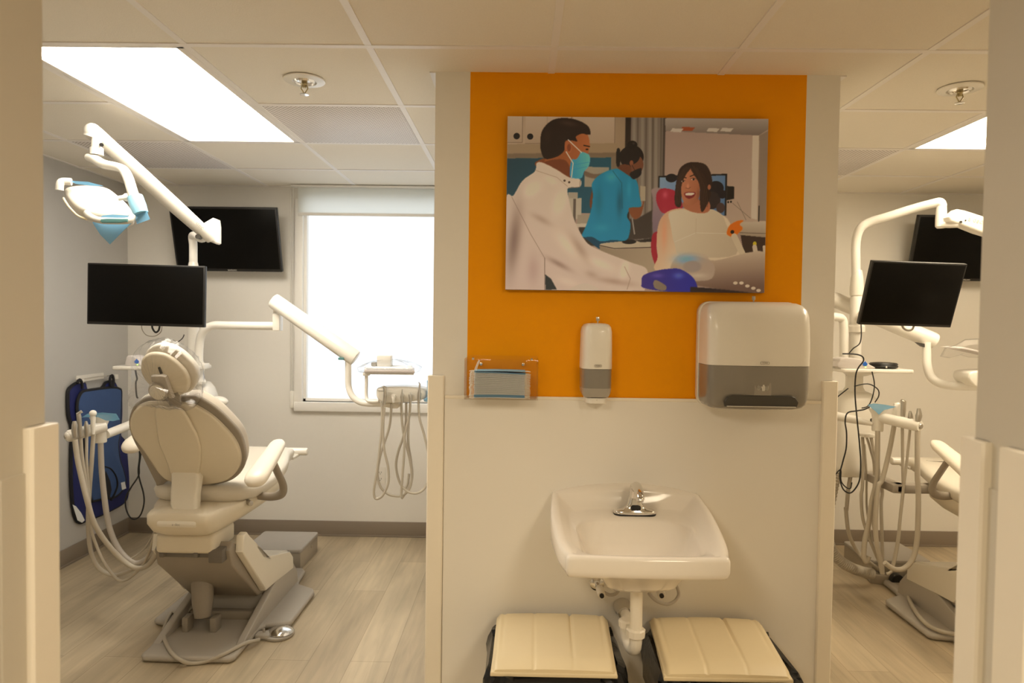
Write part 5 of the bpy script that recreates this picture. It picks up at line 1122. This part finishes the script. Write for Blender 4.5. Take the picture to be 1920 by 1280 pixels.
for y, k in ((3.36, .5), (3.37, .95), (3.42, 1.05), (3.48, 1.0), (3.50, .5)):
    bb = lp([(800, 1165), (830, 1110), (900, 1090), (960, 1055), (1060, 1050), (1300, 1060), (1300, 1180), (1050, 1172), (980, 1170), (930, 1155), (860, 1175)], *C9, y); cc = sum(bb, Vector())/len(bb); rg.append([cc+(p-cc)*k for p in bb])
obj('clear_bag', MB().loft(rg), FILM, tr_, smooth=20)

# ------------------------------------------------------------------ assistant arms
C4 = (100, 740, 3.555)
t = thing('assistant_arm', (P(188, 800, 3.2).x, 3.2, .95), 'white instrument bar with fat grey hoses in front of the blue aprons', 'instrument arm')
a0, a1 = P(127, 818, 3.02), P(196, 799, 3.16)
obj('holder_bar', MB().tube([a0, a0*.96+a1*.04, a0*.9+a1*.1, a1], [.024, .027, .028, .026], 22), PLASTIC, t)
dr = (a0-a1).normalized(); obj('bar_cap', MB().tube([a0, a0+dr*.006, a0+dr*.010], [.022, .020, .014], 20), PLASTIC, t)
obj('cap_screw', MB().tube([a0+dr*.009, a0+dr*.013], [.010, .009], 14), STEEL, t)
hx_ = P(188, 800, 3.16)
obj('cup', MB().lathe([(.026, P(188, 829, 3.16).z), (.028, P(188, 827, 3.16).z), (.026, hx_.z-.02), (.030, hx_.z+.01), (.044, hx_.z+.045), (.046, hx_.z+.052), (.03, hx_.z+.050)], (hx_.x, 3.16, 0), 28), PLASTIC, t)
obj('cup_film', MB().slab(lp([(190, 150), (230, 125), (330, 118), (420, 125), (443, 165), (400, 175), (350, 170), (300, 148), (240, 145)], *C4, 3.10), (0, -1, 0), .002), LBLUE, t)
b0, b1 = P(199, 814, 3.18), P(250, 794, 3.35); b2 = Vector((cxl-.08, 3.78, .97))
obj('swing_arm', MB().tube([b0, b1, b2], [.021, .022, .024], 16), PLASTIC, t)
ins = [('suction_tool', [(140, 175), (142, 200), (140, 240), (145, 285)], [.007, .012, .012, .009], STEEL, 'broad steel suction tool nearest the end of the left room bar'),
       ('suction_tool', [(166, 118), (172, 150), (174, 200), (182, 285)], [.008, .010, .010, .007], STEEL, 'tall steel suction tool second along the left room bar'),
       ('suction_tool', [(218, 175), (220, 205), (222, 240), (222, 270)], [.005, .010, .010, .007], STEEL, 'short steel suction tool third along the left room bar'),
       ('suction_tool', [(262, 128), (266, 160), (264, 200), (266, 262)], [.011, .011, .010, .007], PLASTIC, 'white suction tool beside the blue film on the left room bar')]
for i, (n_, p_, r_, m_, l_) in enumerate(ins): instrument(n_, p_, r_, 2.995+.03*i, m_, l_, C4)
obj('tip', MB().tube(lp([(160, 128), (186, 110), (192, 120)], *C4, 3.02), [.006, .006, .004], 10), CHROME, bpy.data.objects['suction_tool.001'])
obj('tip', MB().sphere(P(100+264/3.555, 740+124/3.555, 3.085), .016, 14), PLASTIC, bpy.data.objects['suction_tool.003'])
for h, r, yy in (([(145, 300, 3.0), (160, 420, 3.0), (190, 560, 3.0), (225, 700, 3.0), (270, 850, 3.02), (350, 980, 3.05), (450, 1090, 3.08), (540, 1150, 3.08), (620, 1140, 3.05), (680, 1070, 3.0), (715, 980, 2.95), (745, 930, 2.92)], .0115, 0),
              ([(181, 285, 3.03), (192, 420, 3.04), (212, 560, 3.05), (232, 720, 3.06), (260, 860, 3.08)], .008, 0),
              ([(222, 270, 3.06), (222, 450, 3.06), (232, 620, 3.07), (245, 760, 3.08), (255, 900, 3.08), (290, 1010, 3.1), (340, 1120, 3.1), (420, 1222, 3.1), (480, 1235, 3.1), (560, 1175, 3.08), (610, 1110, 3.05), (655, 1000, 3.0), (682, 890, 2.95)], .0065, 0),
              ([(267, 262, 3.10), (255, 450, 3.10), (240, 650, 3.11), (232, 860, 3.12), (250, 1040, 3.14), (300, 1150, 3.15), (390, 1200, 3.15), (480, 1182, 3.13), (600, 1120, 3.08), (680, 1040, 3.0), (720, 940, 2.95)], .0095, 0),
              ([(315, 312, 3.15), (322, 500, 3.15), (342, 700, 3.15), (368, 860, 3.15), (410, 980, 3.14), (470, 1070, 3.12), (550, 1122, 3.1), (630, 1085, 3.06), (690, 1010, 3.0), (730, 940, 2.95)], .0125, 0),
              ([(500, 1100, 3.12), (560, 1065, 3.12), (610, 1020, 3.08), (655, 950, 3.04), (688, 880, 3.0)], .004, 0)):
    obj('hose', MB().hose([tuple(P(C4[0]+a/C4[2], C4[1]+b/C4[2], y)) for a, b, y in h], r, 10), HOSE if r < .012 else HOSED, t)
# right room
C7 = (1540, 620, 3.766)
t = thing('assistant_arm', (P(1645, 790, 3.5).x, 3.5, .95), 'white instrument bar with hanging grey hoses in the right room', 'instrument arm')
a1, a0 = P(1648, 782, 3.50), P(1726, 799, 3.30)
obj('holder_bar', MB().tube([a0, a0*.96+a1*.04, a0*.9+a1*.1, a1], [.024, .028, .029, .026], 22), PLASTIC, t)
dr = (a0-a1).normalized(); obj('cap_screw', MB().tube([a0+dr*.001, a0+dr*.006], [.014, .012], 14), STEEL, t)
hx_ = P(1646, 780, 3.50)
obj('cup', MB().lathe([(.026, P(1646, 808, 3.5).z), (.028, P(1646, 806, 3.5).z), (.027, hx_.z-.01), (.030, hx_.z+.01), (.044, hx_.z+.035), (.046, hx_.z+.042), (.03, hx_.z+.04)], (hx_.x, 3.50, 0), 28), PLASTIC, t)
obj('cup_film', MB().slab(lp([(325, 522), (370, 512), (440, 520), (525, 535), (500, 545), (440, 560), (405, 592), (385, 570), (340, 535)], *C7, 3.43), (0, -1, 0), .002), LBLUE, t)
obj('swing_arm', MB().tube([P(1636, 795, 3.50), P(1600, 786, 3.55), P(1560, 778, 3.60)], [.010, .022, .024], 16), PLASTIC, t)
ins = [('suction_tool', [(548, 515), (530, 520), (522, 560), (515, 612)], [.008, .013, .011, .010], PLASTIC, 'white bent suction tool beside the blue film in the right room'),
       ('suction_tool', [(565, 490), (580, 500), (578, 560), (574, 620)], [.007, .013, .012, .010], STEEL, 'tall steel suction tool in the middle of the right room bar'),
       ('suction_tool', [(628, 566), (630, 590), (630, 610), (628, 632)], [.005, .010, .012, .009], STEEL, 'short steel suction tool on the right room bar'),
       ('suction_tool', [(688, 548), (690, 580), (688, 600), (682, 640)], [.008, .012, .015, .011], STEEL, 'broad steel suction tool at the near end of the right room bar')]
for i, (n_, p_, r_, m_, l_) in enumerate(ins): instrument(n_, p_, r_, 3.44-.045*i, m_, l_, C7)
C8 = (1540, 900, 3.369)
def conv(pts7, pts8, y): return [tuple(P(C7[0]+a/C7[2], C7[1]+b/C7[2], y)) for a, b in pts7]+[tuple(P(C8[0]+a/C8[2], C8[1]+b/C8[2], y)) for a, b in pts8]
HR_ = [([(398, 705), (395, 900)], [(350, 0), (320, 130), (300, 270), (275, 380), (268, 480), (285, 515), (300, 480)], 3.48, .0125),
       ([(515, 665), (480, 850), (430, 1050)], [(360, 40), (345, 200), (345, 360), (370, 500), (385, 590)], 3.44, .0115),
       ([(572, 670), (575, 950)], [(516, 60), (500, 220), (482, 380), (455, 520), (440, 548)], 3.40, .0075),
       ([(627, 690), (600, 950)], [(515, 80), (498, 250), (485, 400), (450, 560), (412, 592)], 3.36, .0065),
       ([(680, 700), (678, 1000)], [(612, 60), (612, 200), (605, 370), (580, 490), (525, 555), (460, 560), (400, 520)], 3.31, .0120),
       ([(290, 750), (298, 900), (290, 1100)], [(252, 100), (262, 240), (300, 360), (345, 470), (385, 560)], 3.62, .0085),
       ([(320, 750), (350, 850), (372, 960)], [(330, 150), (325, 260), (350, 400), (380, 560)], 3.60, .0065),
       ([(350, 745), (372, 850), (400, 960), (430, 1130)], [(378, 150), (383, 350), (388, 590)], 3.58, .0085),
       ([(305, 800), (318, 1000)], [(285, 80), (290, 200), (330, 420), (420, 540)], 3.64, .0055)]
for p7, p8, y, r in HR_: obj('hose', MB().hose(conv(p7, p8, y), r, 10), HOSE, t)
obj('hose_fitting', MB().box(P(1540+272/3.766, 810, 3.6).x, P(1540+362/3.766, 810, 3.6).x, 3.56, 3.62, P(1622, 818, 3.6).z, P(1622, 812, 3.6).z, .004), PLASTIC, t)
o = obj('floor_hose', MB().hose([tuple(P(C7[0]+a/C7[2], C7[1]+b/C7[2], 3.75)) for a, b in ((212, 990), (190, 1120), (178, 1260))]+[tuple(P(C8[0]+a/C8[2], C8[1]+b/C8[2], y)) for a, b, y in ((155, 180, 3.75), (175, 340, 3.75), (235, 460, 3.76), (300, 515, 3.74))]+[tuple(PZ(C8[0]+a/C8[2], C8[1]+b/C8[2], z)) for a, b, z in ((400, 590, .03), (520, 660, .03), (568, 780, .05), (640, 885, .05), (720, 940, .05), (830, 968, .05), (900, 960, .05))], .0105, 10), HOSE)
tag(o, 'long grey hose running from the right tower over the floor to the chair base', 'hose')
# corrugated duct hose
path = cat([tuple(P(C8[0]+a/C8[2], C8[1]+b/C8[2], y)) for a, b, y in ((95, -60, 3.75), (70, 60, 3.76), (42, 220, 3.78), (38, 330, 3.80), (60, 430, 3.80), (110, 500, 3.80), (180, 548, 3.80), (250, 575, 3.81), (325, 592, 3.82))], 14)
n_ = len(path); rr2 = [.0285+.0022*(1 if i % 2 else -1) for i in range(n_)]
o = obj('corrugated_hose', MB().tube(path, rr2, 16), HOSE, smooth=20); tag(o, 'fat ribbed beige hose curving down to the floor in the right room', 'hose')
q = PZ(1652, 1096, 0)
t = thing('floor_outlet', (q.x, q.y, 0), 'small grey metal floor outlet where the right room hoses end, black round cap', 'floor outlet')
x0, x1 = PZ(1634, 1090, 0).x, PZ(1662, 1096, 0).x
obj('housing', MB().slab([Vector((x, y, 0)) for x, y in ((x0-.02, q.y+.02), (x0+.06, q.y-.01), (x1+.05, q.y-.01), (x1+.07, q.y+.09), (x0, q.y+.11))], (0, 0, 1), .055, .004), STEPS, t)
kq = P(1681, 1083, q.y-.03); obj('round_cap', MB().cyl((kq.x, q.y-.05, .042), (kq.x, q.y-.01, .042), .036, 24, .006), BLACK, t)

# ------------------------------------------------------------------ on the shelves
def dock(cx_, y, z, lab, w=.15):
    t = thing('camera_dock', (cx_, y, z), lab, 'dental device')
    prof = [(-w/2, 0), (w/2, 0), (w*.36, .022), (w*.15, .046), (-w*.12, .056), (-w*.42, .054), (-w/2, .035)]
    obj('body', MB().slab(cat([(cx_+a, y-.05, z+b+.001) for a, b in prof], 3, True), (0, 1, 0), .10, .006, rb=.006), mat('dock_grey', (.62, .58, .56), .4), t)
    c0 = Vector((cx_+w*.22, y-.0508, z+.026))
    dp = [(0, .016), (.006, .009), (.013, .002), (.012, -.006), (.005, -.011), (-.005, -.011), (-.012, -.006), (-.012, .002), (-.006, .008)]
    obj('blue_badge', MB().slab([c0+Vector((a, 0, b)) for a, b in dp], (0, -1, 0), .002, .0008), DROPB, t)
    obj('led', MB().cyl(c0+Vector((.004, 0, -.017)), c0+Vector((.004, -.002, -.017)), .0035, 10), LED, t)
    return t
dock(P(1602, 675, 3.62).x, 3.64, zsr+.0005, 'grey rounded device with blue badge on the right room shelf', .185)
d = dock(P(258, 680, 3.68).x, 3.69, zsl+.0005, 'grey device with blue badge and green light on the left room shelf', .085)
q = P(1662, 683, 3.62)
t = thing('curing_light_case', (q.x, 3.65, zsr+.001), 'flat oval black case on the right end of the shelf', 'case')
obj('case', MB().lathe([(.060, zsr+.001), (.072, zsr+.006), (.074, zsr+.014), (.070, zsr+.020), (.074, zsr+.024), (.066, zsr+.031), (.04, zsr+.034), (.01, zsr+.035)], (q.x, 3.65, 0), 40, sy=.8), BLACK, t)
obj('switch', MB().box(q.x-.018, q.x-.012, 3.65-.0615, 3.65-.055, zsr+.006, zsr+.016, .001), LOGOL, t)
bc = [[(280, -60), (282, 30), (270, 90), (225, 125), (195, 160)],
      [(150, 162), (240, 165), (290, 182), (296, 215), (262, 260), (242, 320), (238, 450), (250, 600), (268, 780), (278, 930), (270, 1050), (235, 1120), (195, 1145), (150, 1110), (130, 1020), (150, 930), (175, 830), (178, 720), (168, 640), (185, 580), (250, 565), (300, 556), (340, 538)],
      [(232, 392), (300, 376), (350, 380), (400, 415), (405, 460), (378, 505)],
      [(358, 288), (375, 380), (360, 470), (330, 530), (285, 545)],
      [(60, 520), (110, 470), (190, 406)],
      [(97, 1020), (120, 990), (138, 985), (140, 1060), (175, 1105), (205, 1112), (215, 1070)]]
for i, h in enumerate(bc):
    o = obj('black_cable', MB().hose([tuple(P(C7[0]+a/C7[2], C7[1]+b/C7[2], 3.50+(.0 if i else .03)-.01*(i % 2))) for a, b in h], .0038 if i == 1 else .003, 8), CABLE)
    tag(o, ['thin black cable running down from the tilted monitor to the shelf', 'long black cable looping down the front of the right tower', 'short black cable arching between the right tower and blue film', 'black cable curving down from beneath the shelf case', 'short black cable end at the right tower neck beside the partition', 'small black cable loop below the right tower body'][i], 'cable')
o = obj('black_cable', MB().hose(lp([(582, 740), (585, 800), (572, 900), (568, 965), (520, 1040), (484, 1110), (484, 1180), (510, 1240), (545, 1255), (582, 1225), (604, 1150), (600, 1080), (575, 990), (566, 930), (575, 840), (572, 760)], 100, 620, 3.555, 3.72), .0042, 8), CABLE)
tag(o, 'black cable loop hanging beside the blue aprons behind the left chair', 'cable')
o = obj('black_cable', MB().hose(lp([(872, 25), (860, 50), (830, 75), (805, 90), (800, 104)], 100, 620, 3.555, 3.70), .0026, 8), CABLE)
tag(o, 'thin black cable just under the left room monitor', 'cable')
o = obj('black_cable', MB().hose(lp([(548, 262), (552, 290), (558, 320), (550, 350), (555, 430), (565, 450)], 100, 620, 3.555, 3.66), .0045, 8), CABLE)
tag(o, 'black cable hanging under the left room shelf', 'cable')

# ------------------------------------------------------------------ aprons on the grey wall
C3 = (100, 620, 3.555)
def wl(pts, off, cr=C3): return [PX(cr[0]+a/cr[2], cr[1]+b/cr[2], XL+off) for a, b in pts]
t = thing('apron_rack', (XL, 4.15, 1.08), 'white metal rack on the grey wall holding the blue aprons', 'wall rack')
obj('plate', MB().slab(wl([(148, 300), (330, 278), (332, 318), (150, 345)], .001), (1, 0, 0), .006, .001), WHITEM, t)
obj('rod', MB().hose([tuple(p) for p in wl([(148, 330), (200, 322), (300, 306), (400, 294)], .035)], .004, 8), CHROME, t)
obj('bracket', MB().slab(wl([(149, 322), (168, 320), (168, 345), (150, 348)], .006), (1, 0, 0), .035, .001).slab(wl([(378, 290), (398, 290), (400, 320), (380, 322)], .001), (1, 0, 0), .035, .001), WHITEM, t)
def cloth(outl, off, th, m_, name, par, tag_=None):
    pts = cat([tuple(p) for p in wl(outl, off)], 5, True)
    return obj(name, MB().slab(pts, (1, 0, 0), th, th*.45, dome=th*.6), m_, par, smooth=60)
navy = [(96, 420), (112, 378), (160, 345), (205, 352), (215, 395), (300, 392), (330, 372), (350, 345), (395, 340), (420, 380), (445, 430), (448, 560), (440, 690), (470, 740), (485, 860), (494, 1000), (492, 1080), (470, 1140), (380, 1195), (270, 1245), (225, 1260), (180, 1278), (150, 1250), (128, 1160), (118, 1000), (118, 800), (120, 640), (100, 560)]
blue = [(170, 440), (195, 405), (240, 395), (330, 383), (400, 378), (435, 385), (450, 410), (444, 560), (440, 680), (428, 760), (440, 860), (465, 940), (478, 1010), (450, 1070), (400, 1110), (340, 1115), (280, 1130), (250, 1120), (230, 960), (215, 800), (185, 680), (162, 560), (158, 490)]
ta = thing('lead_apron', tuple(PX(C3[0]+300/C3[2], C3[1]+1200/C3[2], XL+.02)), 'dark navy protective apron hanging behind the lighter blue one on the grey wall', 'apron')
cloth(navy, .008, .016, NAVY, 'panel', ta)
sc2 = 1.015
cn = Vector(wl([(300, 800)], .008)[0]); nv = cat([tuple(p) for p in wl(navy, .014)], 5, True)
obj('binding', MB().tube(nv+[nv[0]], .010, 8, cap=False), TRIMB, ta)
obj('care_patch', MB().slab(wl([(128, 1158), (150, 1170), (185, 1215), (208, 1262), (190, 1278), (160, 1262)], .024), (1, 0, 0), .002), MASKW, ta)
tb = thing('lead_apron', tuple(PX(C3[0]+300/C3[2], C3[1]+1100/C3[2], XL+.04)), 'medium blue protective apron with black edging hanging foremost on the grey wall', 'apron')
cloth(blue, .030, .014, BLUEF, 'panel', tb)
bv = cat([tuple(p) for p in wl(blue, .038)], 5, True); obj('binding', MB().tube(bv+[bv[0]], .009, 8, cap=False), TRIMB, tb)
obj('strap', MB().tube(cat([tuple(p) for p in wl([(340, 905), (380, 920), (415, 970), (425, 1030), (405, 1090), (385, 1130)], .048)], 5), .009, 8, flat=.5), TRIMB, tb)
obj('strap', MB().slab(wl([(345, 930), (375, 1000), (385, 1060), (370, 1120), (320, 1110), (330, 1000)], .046), (1, 0, 0), .004), TRIMB, tb)
obj('shoulder_loop', MB().hose([tuple(p) for p in wl([(160, 350), (175, 325), (190, 345), (195, 385)], .042)], .008, 8).hose([tuple(p) for p in wl([(385, 375), (378, 320), (392, 296), (402, 330), (396, 378)], .042)], .008, 8), TRIMB, tb)
obj('label_patch', MB().slab(wl([(450, 1012), (475, 1005), (484, 1050), (458, 1060)], .046), (1, 0, 0), .002), MASKW, tb)
# ------------------------------------------------------------------ outlets on the back wall
def outlet(u, v, lab):
    c0 = P(u, v, YB-.004)
    t = thing('power_outlet', (c0.x, YB, c0.z), lab, 'outlet')
    obj('plate', MB().slab([Vector((c0.x+a, YB-.0005, c0.z+b)) for a, b in rrect(.072, .118, .006)], (0, -1, 0), .006, .002), PLASTIC, t)
    m = MB()
    for s in (-1, 1):
        m.box(c0.x-.009, c0.x-.006, YB-.0075, YB-.006, c0.z+s*.022-.005, c0.z+s*.022+.005).box(c0.x+.006, c0.x+.009, YB-.0075, YB-.006, c0.z+s*.022-.005, c0.z+s*.022+.005).cyl((c0.x, YB-.006, c0.z+s*.022-.011), (c0.x, YB-.0075, c0.z+s*.022-.011), .003, 8)
    obj('sockets', m, DARKG, t)
outlet(713, 891, 'white wall outlet behind the hoses hanging below the window'); outlet(502, 917, 'white wall outlet on the wall beyond the left chair arm rest strut')

# ================================================================== LIGHT AND CAMERA
def area(name, loc, size, power, col, rot=(0, 0, 0)):
    l = bpy.data.lights.new(name, 'AREA'); l.shape = 'RECTANGLE'; l.size, l.size_y = size; l.energy = power; l.color = col
    o = bpy.data.objects.new(name, l); C.objects.link(o); o.location = loc; o.rotation_euler = rot; return o
# ceiling panels of the corridor on the viewer's side
area('corridor_lamp_left', (-.9, -.45, CE-.01), (.55, 1.15), 38, (1, .86, .64))
area('corridor_lamp_right', (1.2, -.45, CE-.01), (.55, 1.15), 42, (1, .85, .62))
area('room_lamp_beyond_right', (2.9, 2.2, CE-.01), (.55, 1.1), 14, (1, .80, .55))
w = bpy.data.worlds.new('world'); bpy.context.scene.world = w; w.use_nodes = True
w.node_tree.nodes['Background'].inputs[0].default_value = (.9, .95, 1, 1); w.node_tree.nodes['Background'].inputs[1].default_value = .6
cam = bpy.data.cameras.new('camera'); co = bpy.data.objects.new('camera', cam); C.objects.link(co)
cam.sensor_fit = 'HORIZONTAL'; cam.sensor_width = 36; cam.lens = F/1920*36; cam.clip_start = .05; cam.clip_end = 60
co.matrix_world = Matrix(((CR.x, CU.x, -CF.x, 0), (CR.y, CU.y, -CF.y, 0), (CR.z, CU.z, -CF.z, CZ), (0, 0, 0, 1)))
cam.dof.use_dof = True; cam.dof.focus_distance = 2.7; cam.dof.aperture_fstop = 3.2
sc = bpy.context.scene; sc.camera = co
sc.view_settings.view_transform = 'Standard'; sc.view_settings.look = 'None'; sc.view_settings.exposure = 0; sc.view_settings.gamma = 1; sc.view_settings.use_curve_mapping = False
sc.cycles.use_denoising = True; sc.cycles.max_bounces = 10; sc.cycles.diffuse_bounces = 6; sc.cycles.transparent_max_bounces = 16
sc.cycles.sample_clamp_indirect = 4; sc.cycles.caustics_reflective = False; sc.cycles.caustics_refractive = False
GROUPS = {'dental_chair': 'dental chairs', 'support_tower': 'equipment towers', 'operatory_light': 'dental lamps', 'monitor': 'hanging monitors', 'television': 'wall televisions',
          'delivery_unit': 'instrument tray arms', 'assistant_arm': 'instrument bars with hoses', 'instrument_tray': 'wrapped instrument trays', 'dental_handpiece': 'handpieces on the tray arm',
          'suction_tool': 'suction tools on the instrument bars', 'black_cable': 'black cables in the treatment rooms', 'camera_dock': 'grey devices on the shelves', 'floor_box': 'grey floor boxes',
          'lead_apron': 'protective aprons on the wall rack', 'power_outlet': 'wall outlets', 'waste_bin': 'beige bins under the sink', 'supply_valve': 'supply valves under the sink', 'ceiling_light': 'ceiling light panels'}
for o in bpy.data.objects:
    if o.parent is None and 'label' in o and o.name.split('.')[0] in GROUPS: o['group'] = GROUPS[o.name.split('.')[0]]
for o in bpy.data.objects:
    if '_o' in o: del o['_o']
